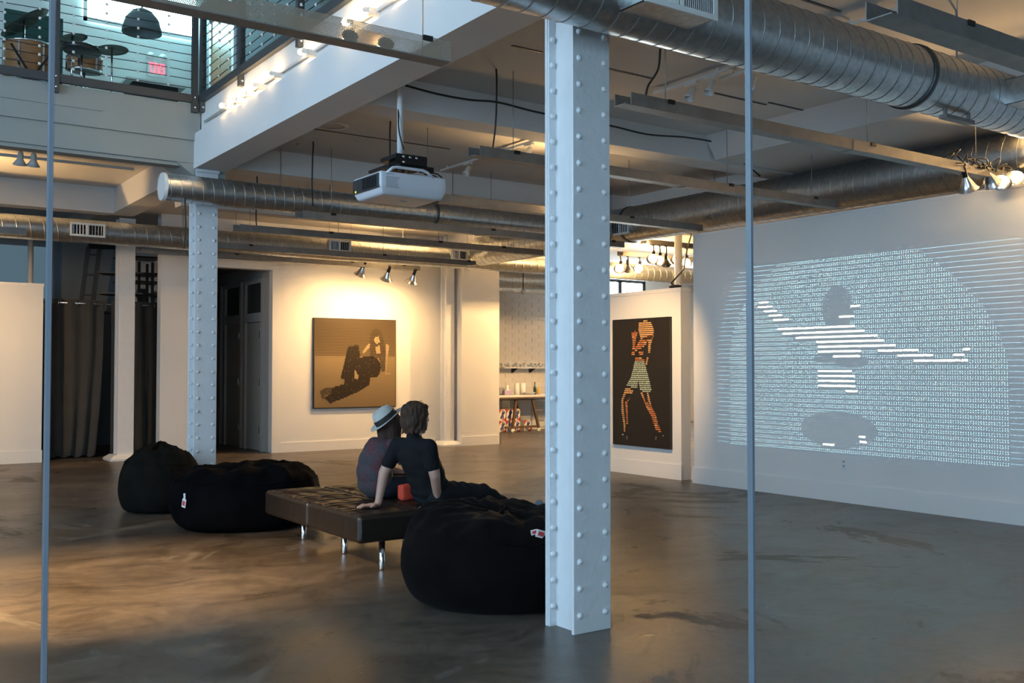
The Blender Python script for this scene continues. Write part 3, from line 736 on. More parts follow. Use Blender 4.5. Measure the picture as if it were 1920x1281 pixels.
# ================================================================== GLOBE BULBS ON THE BEAM LEDGE
gl = [(416, 198), (435, 186), (454, 174), (473, 160), (503, 139), (564, 97), (648, 41), (677, 20), (735, -22), (800, -66)]
glab = ('lowest globe bulb on the beam ledge, next to the corner post', 'second globe bulb up the beam ledge', 'third globe bulb up the beam ledge', 'fourth globe bulb up the beam ledge',
        'fifth globe bulb up the beam ledge, before the middle rail post', 'globe bulb beside the middle rail post on the beam ledge', 'brightest globe bulb, just above the perforated rail', 'globe bulb above the brightest one near the top edge', 'globe bulb on the beam ledge above the picture', 'last globe bulb on the beam ledge above the picture')
cond = MB()
for i, (px, py) in enumerate(gl):
    p = atX(px, py, 3.355)
    r = empty('globe_bulb', p, glab[i], 'light bulb', 'globe bulbs along the beam ledge')
    MB().ball(p, .026 if i != 6 else .034, 14, 10).build('bulb', MAT['globe'] if i != 6 else MAT['hot'], r)
    MB().tube([p + Vector((.0, -.035, -.005)), p + Vector((0, -.085, -.012))], [.017, .019], 10).build('socket', MAT['white_plastic'], r)
    MB().obox(p + Vector((.05, -.10, -.03)), .09, .05, .05).build('junction_box', MAT['white_plastic'], r)
c0 = atX(410, 208, 3.43); tag(MB().tube([(3.425, 10.8, c0.z-.02), (3.425, 7, c0.z-.015), (3.425, 2, c0.z-.02)], .012, 8).build('conduit', MAT['trim']), 'thin white conduit along the beam ledge feeding the globe bulbs', 'conduit')

# ================================================================== DISPLAY PANELS
def display_panel(label, x0, x1, y0, y1, z1, bb):
    r = empty('display_panel', ((x0+x1)/2, (y0+y1)/2, 0), label, 'partition', 'free standing display panels')
    MB().box(x0, x1, y0, y1, 0, z1-.05).build('panel', MAT['wall'], r)
    MB().box(x0-.008, x1+.008, y0-.008, y1+.008, z1-.05, z1).build('cap', MAT['trim'], r)
    MB().box(*bb).build('baseboard', MAT['trim'], r)
    return r
pl = atY(77, 866, 16.9)
display_panel('white display panel at the left edge, warmly lit', -1.5, pl.x, 16.9, 17.05, 2.78, (-1.5, pl.x+.01, 16.885, 16.9, 0, .19))
display_panel('white display panel carrying the dark dancing figure painting', 9.25, 9.42, 9.42, 11.5, 2.52, (9.235, 9.25, 9.41, 11.5, 0, .20))
pp = atY(1272, 500, 11.2)
tag(MB().lathe([(.06, 0), (.06, ZC)], 16, (atY(1272, 500, 11.4).x, 11.4, 0), capped=True).build('support_pole', MAT['steel_paint']), 'white pole rising behind the right display panel', 'pole')
cb = atX(1282, 540, 9.34)
tag(MB().tube([atY(1296, 440, 11.3), atY(1288, 470, 11.0), atY(1282, 505, 10.4), (9.36, cb.y+.25, 2.60), (9.34, cb.y+.15, 2.525)], .012, 8).ball((9.34, cb.y+.16, 2.545), .07, 10, 6, (1, 1.5, .4)).build('cable_bundle', MAT['cable']), 'bundle of black cables dropped onto the top of the right display panel', 'cable')

# ================================================================== PAINTINGS
def inside(poly, x, y):
    c = False; n = len(poly)
    for i in range(n):
        x0, y0 = poly[i]; x1, y1 = poly[i-1]
        if (y0 > y) != (y1 > y) and x < (x1-x0)*(y-y0)/(y1-y0)+x0: c = not c
    return c
def spans(poly, y, n=160):
    out = []; start = None
    for i in range(n+1):
        x = i/n; ins = inside(poly, x, y)
        if ins and start is None: start = x
        if not ins and start is not None: out.append((start, x)); start = None
    if start is not None: out.append((start, 1))
    return out
rnd = random.Random(3)
# --- sepia painting on the back wall: reclining figure made of dashes
def canvas_grad(name, stops, rough):
    m = bpy.data.materials.new(name); nt = NT(m); b = nt.nodes['Principled BSDF']; b.inputs['Roughness'].default_value = rough
    tc = nt.nodes.new('ShaderNodeTexCoord'); sp = nt.nodes.new('ShaderNodeSeparateXYZ'); r = nt.nodes.new('ShaderNodeValToRGB')
    nt.links.new(tc.outputs['Generated'], sp.inputs[0]); nt.links.new(sp.outputs[2], r.inputs[0])
    while len(r.color_ramp.elements) < len(stops): r.color_ramp.elements.new(.5)
    for e, (p, c) in zip(r.color_ramp.elements, stops): e.position = p; e.color = (*c, 1)
    nt.links.new(r.outputs[0], b.inputs['Base Color']); return m
MAT['sepia'] = canvas_grad('sepia canvas print', [(0, (.17, .118, .062)), (.55, (.24, .17, .09)), (.62, (.20, .138, .07)), (1, (.085, .057, .028))], .34)
MAT['sepia_dark'] = mat('dark sepia ink', (.022, .014, .007), .4)
MAT['sepia_mid'] = mat('brown sepia ink', (.05, .033, .016), .4)
MAT['sepia_light'] = mat('pale gold ink', (.33, .24, .13), .4)
A = atY(590, 597, YB-.05); Bq = atY(741, 763, YB-.05)
px0, px1, pz0, pz1 = A.x, Bq.x, .76, A.z
W, Hh = px1-px0, pz1-pz0
pt = empty('painting', ((px0+px1)/2, YB-.03, pz0), 'square sepia painting of a reclining long haired figure on the back wall', 'painting')
MB().box(px0-.015, px1+.015, YB-.045, YB-.002, pz0-.015, pz1+.015).build('frame', MAT['canvas_edge'], pt)
MB().box(px0, px1, YB-.052, YB-.04, pz0, pz1).build('canvas', MAT['sepia'], pt)
def zoomxy(pts, x0, x1, y0, y1): return [((x-x0)/(x1-x0), 1-(y-y0)/(y1-y0)) for x, y in pts]
Z = lambda pts: zoomxy(pts, 135, 1090, 110, 1155)
trousers = Z([(515,440),(560,425),(640,415),(660,560),(770,545),(850,560),(910,640),(905,720),(865,810),(785,800),(770,890),(650,965),(480,1040),(310,1105),(270,1060),(240,1040),(330,985),(330,920),(470,880),(480,830),(430,805),(470,640)])
notch = Z([(595,700),(640,780),(630,830),(590,815)])
hair = Z([(790,260),(830,210),(900,225),(940,330),(965,470),(970,740),(915,740),(905,640),(880,560),(835,560),(780,560),(775,330)])
face = Z([(820,330),(880,300),(895,370),(860,400),(830,380)])
chest = Z([(840,425),(890,420),(905,510),(850,520)])
arm1 = Z([(680,500),(740,410),(775,395),(770,440),(700,520)])
arm2 = Z([(970,400),(1010,410),(1000,480),(985,620),(975,745),(1030,745),(1030,765),(960,760),(970,480)])
feet = Z([(195,960),(260,920),(330,925),(335,985),(250,1010),(240,1070),(215,1040)])
dk = MB(); md = MB(); lt = MB(); N = 62
def quad(m, u0, u1, v0, v1, d=.0535): m.add([(px0+u0*W, YB-d, pz0+v0*Hh), (px0+u1*W, YB-d, pz0+v0*Hh), (px0+u1*W, YB-d, pz0+v1*Hh), (px0+u0*W, YB-d, pz0+v1*Hh)], [(0,1,2,3)])
for j in range(N):
    v = (j+.5)/N; h = .40/N
    if v > .585:
        hh = h*(.55+.9*(v-.585)); quad(md, .005, .995, v-hh, v+hh, .0530)
    for poly, m, gap in ((trousers, dk, .10), (hair, dk, .30), (arm1, lt, 0), (arm2, lt, 0), (face, lt, .1), (chest, lt, 0), (feet, md, .2), (notch, lt, .1)):
        for (a, b_) in spans(poly, v):
            d = .0560 if m is lt else .0545
            hh = h*(1.15 if m is not md else .9)
            if gap == .30: hh = h*(.75)
            x = a
            while x < b_ - 1e-4:
                e = min(b_, x + rnd.uniform(.03, .12))
                quad(m, x, e - (.006 if rnd.random() < gap*3 else 0), v-hh, v+hh, d); x = e
dk.build('dark_dashes', MAT['sepia_dark'], pt, kind='stuff'); md.build('stripes', MAT['sepia_mid'], pt, kind='stuff'); lt.build('pale_dashes', MAT['sepia_light'], pt, kind='stuff')
# --- dark painting with a dancing figure of orange and pale green dashes
MAT['black_canvas'] = mat('black canvas print', (.016, .013, .010), .38)
MAT['ink_orange'] = mat('orange ink', (.62, .20, .06), .5, var=.35, vs=40)
MAT['ink_gold'] = mat('gold ink', (.80, .42, .16), .5, var=.2, vs=40)
MAT['ink_mint'] = mat('pale mint ink', (.50, .58, .42), .5, var=.35, vs=50)
xf_ = 9.25
q0 = atX(1149, 600, xf_-.04); q1 = atX(1257, 843, xf_-.04)
qy0, qy1 = q1.y, q0.y; qz0, qz1 = q1.z, (q0.z + atX(1257, 594, xf_-.04).z)/2
pt2 = empty('painting', (xf_-.03, (qy0+qy1)/2, qz0), 'tall black painting of a dancing figure in orange dashes and mint skirt', 'painting')
MB().box(xf_-.045, xf_-.002, qy0, qy1, qz0, qz1).build('canvas', MAT['black_canvas'], pt2)
Z2_ = lambda pts: zoomxy(pts, 90, 600, 90, 1240)
figs = [
 (Z2_([(335,130),(390,110),(440,125),(465,190),(470,250),(440,280),(400,300),(345,255),(330,190)]), 'g'),
 (Z2_([(350,270),(410,270),(400,330),(350,365),(290,390),(275,380),(310,340)]), 'o'),
 (Z2_([(268,220),(300,200),(325,215),(310,270),(300,340),(295,415),(268,415),(278,320)]), 'o'),
 (Z2_([(405,255),(470,235),(450,290),(440,330),(435,400),(415,400),(418,300)]), 'g'),
 (Z2_([(330,390),(375,395),(370,420),(340,415)]), 'o'),
 (Z2_([(408,430),(422,430),(405,515),(388,515)]), 'g'),
 (Z2_([(300,445),(340,440),(382,455),(384,480),(300,470)]), 'o'),
 (Z2_([(295,478),(385,478),(405,560),(425,640),(448,740),(420,748),(345,742),(330,640),(320,720),(215,700),(262,620),(280,550)]), 'm'),
 (Z2_([(212,710),(285,735),(270,770),(215,770),(190,830),(195,930),(212,1050),(205,1120),(195,1120),(190,1040),(172,930),(172,830)]), 'g'),
 (Z2_([(205,850),(262,800),(230,850),(232,950),(232,1055),(220,1055),(215,950)]), 'o'),
 (Z2_([(345,750),(365,752),(390,830),(430,860),(445,880),(480,940),(495,1010),(530,1100),(515,1100),(480,1080),(440,960),(400,890)]), 'o'),
 (Z2_([(402,752),(416,752),(440,850),(450,890),(430,870),(415,830)]), 'g'),
 (Z2_([(170,1150),(190,1130),(200,1135),(185,1155)]), 'm'), (Z2_([(218,1150),(228,1150),(228,1180),(218,1180)]), 'm'), (Z2_([(480,1140),(490,1135),(485,1165),(475,1165)]), 'm'), (Z2_([(540,1120),(552,1130),(548,1142),(538,1135)]), 'm')]
mm = {'o': MB(), 'g': MB(), 'm': MB()}
W2, H2 = qy1-qy0, qz1-qz0
for j in range(66):
    v = (j+.5)/66; h = .29/66
    for poly, c in figs:
        for a, b_ in spans(poly, v, 220):
            x = a
            while x < b_-1e-4:
                e = min(b_, x+rnd.uniform(.02, .07)); g = .006 if c == 'm' else .003
                m_ = mm[c] if rnd.random() < .8 else mm['g' if c == 'o' else c]
                y_a, y_b = qy1-x*W2, qy1-max(x+.004, e-g)*W2
                m_.add([(xf_-.047, y_a, qz0+(v-h)*H2), (xf_-.047, y_b, qz0+(v-h)*H2), (xf_-.047, y_b, qz0+(v+h)*H2), (xf_-.047, y_a, qz0+(v+h)*H2)], [(0,1,2,3)]); x = e
for k, nm, mt in (('o', 'orange_dashes', 'ink_orange'), ('g', 'gold_dashes', 'ink_gold'), ('m', 'mint_dashes', 'ink_mint')):
    mm[k].build(nm, MAT[mt], pt2, kind='stuff')

# ================================================================== PROJECTOR, MOUNT, PROJECTED PICTURE
PX0, PX1, PY0, PY1, PZ0, PZ1 = 3.61, 4.22, 7.0, 7.5, 2.835, 3.02
pj = empty('projector', ((PX0+PX1)/2, (PY0+PY1)/2, PZ0), 'large white video projector hanging from a ceiling pole', 'projector')
def chamf(p):
    if p.z < -.02:      # belly tapers inwards
        k = (-.02 - p.z)/.075; p = Vector((p.x*(1-.10*k), p.y*(1-.13*k), p.z))
    return p
rounded((PX1-PX0, PY1-PY0, PZ1-PZ0), .022, 12, ((PX0+PX1)/2, (PY0+PY1)/2, (PZ0+PZ1)/2), chamf).build('body', MAT['proj_white'], pj)
rp = rounded((.012, .46, .115), .005, 6, (PX0-.001, (PY0+PY1)/2, 2.945)).build('rear_panel', MAT['proj_dark'], pj)
gm = MB()
for i in range(9):
    gm.box(PX0-.012, PX0-.006, PY0+.06+i*.028, PY0+.068+i*.028, 2.90, 2.99)
gm.build('grille_bars', MAT['black_metal'], rp)
MB().box(PX0-.010, PX0-.006, PY1-.085, PY1-.07, 2.895, 2.91).build('status_light', emis('yellow led', (.8, .8, .05), 1.0), rp)
hb = MB(); hz = PZ1-.012
hb.tube([(PX0+.06, PY0+.012, hz-.004), (PX0+.115, PY0+.010, hz+.045), (PX0+.15, PY0+.010, hz+.052), (PX0+.39, PY0+.010, hz+.052), (PX0+.43, PY0+.010, hz+.04), (PX0+.49, PY0+.012, hz-.004)], .012, 10)
hb.build('handle', MAT['proj_white'], pj)
pm = MB()
for i in range(9):
    z = 2.995 - i*.0125
    if i == 1: continue
    pm.box(PX0+.05, PX0+.05+(.075 if i == 0 else rnd.uniform(.10, .135)), PY0-.0012, PY0+.004, z, z+.006)
pm.build('printed_notice', MAT['print_grey'], pj)
MB().lathe([(.001, 0), (.075, 0), (.085, -.02), (.085, -.06), (.078, -.06), (.07, -.02), (.001, -.015)], 28, (PX1-.01, PY0+.26, 2.93), Matrix.Rotation(math.radians(-90), 3, 'Y')).build('lens', MAT['black_metal'], pj)
MB().lathe([(.001, .004), (.03, .004), (.034, 0)], 18, (PX0+.33, PY0+.23, PZ0-.004)).build('foot', MAT['white_plastic'], pj)
cx, cy = 3.97, 7.25
mt_ = empty('projector_mount', (cx, cy, 3.05), 'black steel projector mount on a white ceiling pole', 'mount')
MB().lathe([(.026, 3.20), (.026, ZC)], 18, (cx-.05, cy, 0), capped=True).build('pole', MAT['steel_paint'], mt_)
MB().lathe([(.07, ZC-.012), (.07, ZC)], 18, (cx-.05, cy, 0), capped=True).build('ceiling_flange', MAT['steel_paint'], mt_)
MB().box(cx-.16, cx+.13, cy-.13, cy+.14, 3.165, 3.20).build('top_plate', MAT['black_metal'], mt_, bevel=.004)
MB().box(cx-.16, cx+.13, cy-.134, cy-.128, 3.12, 3.20).box(cx-.10, cx+.10, cy-.10, cy+.10, 3.09, 3.165).build('yoke', MAT['black_metal'], mt_)
MB().box(cx-.24, cx+.02, cy-.15, cy+.20, 3.075, 3.10).build('lower_plate', MAT['black_metal'], mt_, bevel=.004)
for a in range(4): MB().bar((cx-.12+a*.07, cy-.12, 3.03), (cx-.05+a*.06, cy+.1, 3.09), .016, .016).build('arm', MAT['black_metal'], mt_)
for bx, bz in ((-.09, 3.18), (-.03, 3.18), (.03, 3.18), (-.09, 3.135)):
    MB().lathe([(.001, .006), (.011, .006), (.012, 0)], 12, (cx+bx, cy-.134, bz), Matrix.Rotation(math.radians(90), 3, 'X')).build('bolt', MAT['alu'], mt_)
MB().box(cx+.10, cx+.22, cy-.10, cy-.04, 3.08, 3.13).build('cable_clamp', MAT['black_metal'], mt_, bevel=.01)
tag(MB().tube([(cx+.20, cy-.07, 3.09), (cx+.26, cy-.09, 3.08), (cx+.29, cy-.12, 3.04), (PX1-.03, PY0+.10, 2.99)], .007, 8).tube([(cx+.14, cy-.07, 3.07), (cx+.22, cy-.10, 3.06), (cx+.26, cy-.13, 3.03), (PX1-.06, PY0+.09, 2.99)], .006, 8).build('signal_cable', MAT['cable']), 'pair of black cables looping into the top of the projector', 'cable')
# the wall area the picture falls on, and the projector's own beam
S0 = 8.72; ZT, ZB_ = 2.70, .525
scr = tag(MB().box(XW-.0025, XW-.0006, 4.45, S0, ZB_, ZT).build('projected_image', MAT['wall']), 'projected rows of pale blue dots and dashes on the right wall', 'projection')
LX, LY, LZ = PX1+.075, PY0+.26, 2.93
def projector_light():
    d = bpy.data.lights.new('projector_beam', 'SPOT'); d.energy = 1.0; d.spot_size = math.radians(110); d.spot_blend = 0; d.shadow_soft_size = 0.0; d.color = (1, 1, 1)
    o = bpy.data.objects.new('projector_beam', d); COL.objects.link(o); o.parent = pj; o.location = Vector((LX, LY, LZ)) - pj.location
    o.rotation_euler = Matrix(((0, 0, -1), (-1, 0, 0), (0, 1, 0))).to_euler()    # local -Z to world +X, local Y to world Z, local X to world -Y
    d.use_nodes = True; nt = d.node_tree; L = nt.links.new; nt.nodes.clear()
    out = nt.nodes.new('ShaderNodeOutputLight'); em = nt.nodes.new('ShaderNodeEmission'); L(em.outputs[0], out.inputs[0])
    tc = nt.nodes.new('ShaderNodeTexCoord'); sp = nt.nodes.new('ShaderNodeSeparateXYZ'); L(tc.outputs['Normal'], sp.inputs[0])
    def m_(op, a, b=None, c=None, clamp=False):
        n = nt.nodes.new('ShaderNodeMath'); n.operation = op; n.use_clamp = clamp
        for i, q in enumerate((a, b, c)):
            if q is None: continue
            if isinstance(q, (int, float)): n.inputs[i].default_value = q
            else: L(q, n.inputs[i])
        return n.outputs[0]
    D = XW - LX
    iz = m_('DIVIDE', D, m_('ABSOLUTE', sp.outputs[2]))
    S = m_('MULTIPLY_ADD', sp.outputs[0], iz, S0-LY)       # metres right of the picture's left edge (local x is world -Y)
    Zw = m_('MULTIPLY_ADD', sp.outputs[1], iz, LZ)         # height above the floor
    NR = 40; pitch = (2.672-.535)/(NR-.5)
    rv = m_('DIVIDE', m_('SUBTRACT', Zw, .528), pitch); row = m_('FLOOR', rv); fv = m_('FRACT', rv)
    fu = m_('FRACT', m_('DIVIDE', S, .0262))
    def band(x, a, b): return m_('MULTIPLY', m_('GREATER_THAN', x, a), m_('LESS_THAN', x, b))
    def ell(cs, cz, a, b):
        p = m_('DIVIDE', m_('SUBTRACT', S, cs), a); q = m_('DIVIDE', m_('SUBTRACT', Zw, cz), b)
        return m_('LESS_THAN', m_('ADD', m_('MULTIPLY', p, p), m_('MULTIPLY', q, q)), 1.0)
    rows_ok = m_('MULTIPLY', m_('GREATER_THAN', Zw, .53), m_('LESS_THAN', Zw, 2.675))
    dd = m_('MAXIMUM', m_('DIVIDE', m_('SUBTRACT', Zw, 1.3), 1.37), 0.0)
    d3 = m_('POWER', dd, 3.0); d2 = m_('POWER', dd, 2.2)
    rowz = m_('MULTIPLY_ADD', row, pitch, .528)
    left_c = m_('MULTIPLY_ADD', d3, .78, .22); right_c = m_('MULTIPLY_ADD', d2, -.95, 3.72)
    left_l = m_('MULTIPLY_ADD', d3, .42, .03); right_l = m_('MULTIPLY_ADD', d2, -.35, 4.2)
    incol = m_('MULTIPLY', m_('GREATER_THAN', S, left_c), m_('LESS_THAN', S, right_c))
    inline = m_('MULTIPLY', m_('GREATER_THAN', S, left_l), m_('LESS_THAN', S, right_l))
    two = m_('ADD', band(fv, .12, .33), band(fv, .49, .70))
    colon = m_('MULTIPLY', m_('MULTIPLY', two, m_('LESS_THAN', fu, .42)), incol)
    line = m_('MULTIPLY', m_('MULTIPLY', band(fv, .52, .64), m_('SUBTRACT', 1.0, incol)), inline)
    # bright bars of the figure, one entry per row: (S start, S end)
    def ramp(segs):
        r = nt.nodes.new('ShaderNodeValToRGB'); cr = r.color_ramp; cr.interpolation = 'CONSTANT'
        L(m_('DIVIDE', m_('ADD', row, .5), float(NR)), r.inputs[0])
        stops = [(0.0, (0, 0))]; rows_ = sorted(segs)
        for k in rows_:
            stops.append((k/NR, segs[k]))
            if k+1 not in segs: stops.append(((k+1)/NR, (0, 0)))
        while len(cr.elements) < len(stops): cr.elements.new(.99)
        for e, (p, c) in zip(cr.elements, stops): e.position = p; e.color = (c[0]/5, c[1]/5, 0, 1)
        s2_ = nt.nodes.new('ShaderNodeSeparateColor'); L(r.outputs[0], s2_.inputs[0])
        a = m_('MULTIPLY', s2_.outputs[0], 5.0); b = m_('MULTIPLY', s2_.outputs[1], 5.0)
        return m_('MULTIPLY', m_('MULTIPLY', m_('GREATER_THAN', S, a), m_('LESS_THAN', S, b)), m_('GREATER_THAN', b, .01))
    def px_seg(x0, x1, yy):
        a = atX(1300+x0/2.287, 440+yy/2.287, XW); b = atX(1300+x1/2.287, 440+yy/2.287, XW)
        z = (a.z+b.z)/2; return int((z-.528)/pitch), (S0-a.y, S0-b.y)
    segA = [(280,322,298),(278,340,318),(302,358,338),(325,382,357),(343,410,377),(362,695,393),(385,735,412),(440,790,432),(528,818,453),(535,868,474),(535,720,496),(600,715,518),(535,680,585),(535,692,607),(535,695,630),(535,697,653),(655,705,677)]
    segB = [(625,690,362),(675,715,314),(792,965,492),(875,1030,516),(945,1147,541),(710,738,860),(557,605,897),(715,745,884)]
    segC = [(1158,1188,490),(1117,1163,516),(1150,1178,541)]
    bars = 0
    bright = None
    for sg in (segA, segB, segC):
        dct = {}
        for s_ in sg:
            k, v = px_seg(*s_)
            while k in dct: k -= 1
            dct[k] = v
        rr = ramp(dct); bright = rr if bright is None else m_('MAXIMUM', bright, rr)
    bar_shape = m_('MULTIPLY', band(fv, .38, .80), 1.0)
    def zs(x, y): p = atX(1300+x/2.287, 440+y/2.287, XW); return S0-p.y, p.z
    holes = None
    for (x, y, a, b) in ((618, 320, .20, .26), (680, 545, .22, .07), (590, 535, .25, .04), (620, 838, .50, .20)):
        s_, z_ = zs(x, y); e = ell(s_, z_, a, b); holes = e if holes is None else m_('MAXIMUM', holes, e)
    keep = m_('SUBTRACT', 1.0, m_('MULTIPLY', holes, .93))
    dots = m_('MULTIPLY', m_('MULTIPLY', colon, keep), m_('SUBTRACT', 1.0, bright))
    barv = m_('MULTIPLY', bar_shape, bright)
    wash = m_('MULTIPLY', m_('MULTIPLY', m_('GREATER_THAN', S, 0.0), m_('LESS_THAN', S, 4.25)), .02)
    def rgb(c):
        n = nt.nodes.new('ShaderNodeCombineXYZ')
        for i in range(3): n.inputs[i].default_value = c[i]
        return n.outputs[0]
    def scale(v, f):
        n = nt.nodes.new('ShaderNodeVectorMath'); n.operation = 'SCALE'; L(v, n.inputs[0]); L(f, n.inputs['Scale']); return n.outputs[0]
    def addv(a, b): n = nt.nodes.new('ShaderNodeVectorMath'); n.operation = 'ADD'; L(a, n.inputs[0]); L(b, n.inputs[1]); return n.outputs[0]
    tot = addv(addv(scale(rgb((.60, 1.12, 1.25)), dots), scale(rgb((.30, .62, .82)), line)), addv(scale(rgb((2.3, 2.6, 2.0)), barv), scale(rgb((.45, .62, .8)), wash)))
    fin = scale(tot, m_('MULTIPLY', rows_ok, 1.0))
    L(fin, em.inputs[0]); em.inputs[1].default_value = PROJ_STRENGTH
PROJ_STRENGTH = 560.0
projector_light()

# ================================================================== BEAN BAGS
def bean_bag(label, c, rx, ry, h, m, seed, lean=0.0, peak=0.0, tags=(), slope=0.0):
    r = empty('bean_bag', (c[0], c[1], 0), label, 'bean bag', 'bean bags')
    n, k = 112, 44; off = Vector((seed*7.3, seed*3.1, seed*1.7)); vs = []
    # profile from the floor centre over the belly to the top centre (radius fraction, height fraction)
    prof = [(0, 0), (.45, 0.0), (.70, .005), (.84, .03), (.93, .12), (.985, .28), (1.0, .45), (.985, .62), (.94, .78), (.84, .91), (.68, .975), (.45, .985), (.2, .97), (0, .965)]
    if peak: prof = [(0, 0), (.45, 0.0), (.70, .005), (.86, .03), (.95, .12), (1.0, .28), (.99, .45), (.93, .60), (.82, .74), (.66, .86), (.46, .945), (.26, .985), (.1, 1.0), (0, 1.0)]
    def P(s):
        x = s*(len(prof)-1); i = min(int(x), len(prof)-2); t = x-i
        p0, p1, p2, p3 = prof[max(i-1,0)], prof[i], prof[i+1], prof[min(i+2, len(prof)-1)]
        f = lambda a, b, cc, d: .5*((2*b)+(-a+cc)*t+(2*a-5*b+4*cc-d)*t*t+(-a+3*b-3*cc+d)*t**3)
        return max(0, f(p0[0], p1[0], p2[0], p3[0])), max(0, f(p0[1], p1[1], p2[1], p3[1]))
    for i in range(k+1):
        s = i/k; pr, pz = P(s)
        for j in range(n):
            q = 2*math.pi*j/n
            d = Vector((math.cos(q)*pr, math.sin(q)*pr, pz))
            lump = .05*noise.noise(d*1.6 + off)
            ridge = 0.0
            if pz > .45:
                w = min(1, (pz-.45)/.4)
                f1 = 1-abs(noise.noise(Vector((math.cos(q)*1.9, math.sin(q)*1.9, pr*1.2)) + off*1.3))*2.6
                f2 = 1-abs(noise.noise(Vector((d.x*3.4, d.y*3.4, d.z*2.0)) + off*2.1))*2.8
                ridge = w*(.055*max(0, f1) + .048*max(0, f2) - .045)
            elif pz < .4 and pr > .8:
                ridge = .012*noise.noise(d*4 + off)
            rr = pr*(1 + lump + ridge*.5)
            z = h*(pz*(1 + .7*lump*(pz > .5)) + ridge*1.1)*(1 - slope*pr*(.82*math.cos(q) - .57*math.sin(q))*pz)
            x = rx*rr*math.cos(q) + lean*pz*pz; y = ry*rr*math.sin(q)
            vs.append((c[0]+x, c[1]+y, max(0, z)))
    fs = [(i*n+j, i*n+(j+1) % n, (i+1)*n+(j+1) % n, (i+1)*n+j) for i in range(k) for j in range(n)]
    body = MB().add(vs, fs, True).build('cover', MAT[m], r)
    # a raised seam around the belly
    sv = [vs[int(k*.63)*n + j] for j in range(n)]
    MB().tube([Vector(p) + (Vector((p[0]-c[0], p[1]-c[1], 0))).normalized()*.002 for p in sv], .004, 6, closed=True).build('seam', MAT[m], r)
    for (px, py, w, hh, tilt, mm_) in tags:
        # hangs on the belly where the sight line meets it
        d = ray(px, py); best = None
        for i in range(int(k*.3), int(k*.8)):
            for j in range(n):
                p = Vector(vs[i*n+j]); t = (p - C0).dot(d)/d.dot(d); e = (C0 + d*t - p).length
                if best is None or e < best[0] - .004 or (abs(e-best[0]) < .02 and t < best[2]-.05): best = (e, p, t)
        p = best[1]; nrm = Vector((p.x-c[0], p.y-c[1], .0)).normalized(); q = nrm.to_track_quat('Y', 'Z').to_matrix() @ Matrix.Rotation(tilt, 3, 'Y')
        tg = MB().obox(p + nrm*.012, w, .006, hh, q).build('tag', MAT['tag_white'], r)
        if mm_: MB().obox(p + nrm*.016, w*.62, .003, hh*.55, q).build('tag_print', MAT['tag_red'], tg)
    return r
bean_bag('tall charcoal bean bag slumped at the far left, in front of the riveted column', (2.93, 10.52), .42, .42, .66, 'bag_grey', 1, lean=-.03, peak=1)
bean_bag('wide black bean bag between the tall one and the leather bench', (3.30, 9.06), .70, .60, .56, 'bag', 2.4, tags=((347, 946, .05, .075, -.2, True), (346, 934, .022, .06, 0, False)))
bean_bag('huge dark brown bean bag beside the foreground column', (3.60, 5.27), .64, .60, .565, 'bag_brown', 3.7, slope=.10, tags=((1001, 996, .04, .03, .2, True), (1016, 1003, .06, .045, -.3, True)))

# ================================================================== LEATHER BENCH
BX0, BX1, BY0, BY1, BZ = 3.12, 4.17, 6.36, 8.16, .42
bn = empty('futon_bench', ((BX0+BX1)/2, (BY0+BY1)/2, 0), 'dark tufted leather futon bench on chrome legs', 'bench')
xm = BX0+.515; ym = (BY0+BY1)/2
for (a0, a1) in ((BX0, xm-.004), (xm+.004, BX1)):
    for (b0, b1) in ((BY0, ym-.004), (ym+.004, BY1)):
        L_, W_ = a1-a0, b1-b0
        def tuft(p, L_=L_, W_=W_):
            if p.z > .05:
                k = min(1, (L_/2-abs(p.x))/.06)*min(1, (W_/2-abs(p.y))/.06); k = max(0, k)
                gy = (p.y/W_+.5)*8; gx = (p.x/L_+.5)*3
                groove = math.exp(-((gy-round(gy))/.13)**2)
                but = math.exp(-((gy-round(gy))/.28)**2 - ((gx-math.floor(gx)-.5)/.2)**2)
                puff = .008*math.sin(math.pi*(gy % 1))
                p = Vector((p.x, p.y, p.z + k*(puff - .010*groove - .016*but)))
            elif abs(p.z) <= .05:
                gy = (p.y/W_+.5)*8
                g = .003*math.exp(-((gy-round(gy))/.06)**2)
                if abs(abs(p.x)-L_/2) < .02: p = Vector((p.x*(1-g/ (L_/2)), p.y, p.z))
            return p
        rounded((L_, W_, .20), .035, 38, ((a0+a1)/2, (b0+b1)/2, BZ-.10), tuft).build('cushion', MAT['leather'], bn)
for (x, y) in ((3.36, 6.47), (3.41, 7.20), (3.40, 7.98), (3.95, 6.47), (3.95, 7.2), (3.95, 7.98)):
    lg = MB().lathe([(.001, 0), (.021, 0), (.023, .01), (.023, .218), (.001, .218)], 18, (x, y, 0)).build('leg', MAT['chrome'], bn)

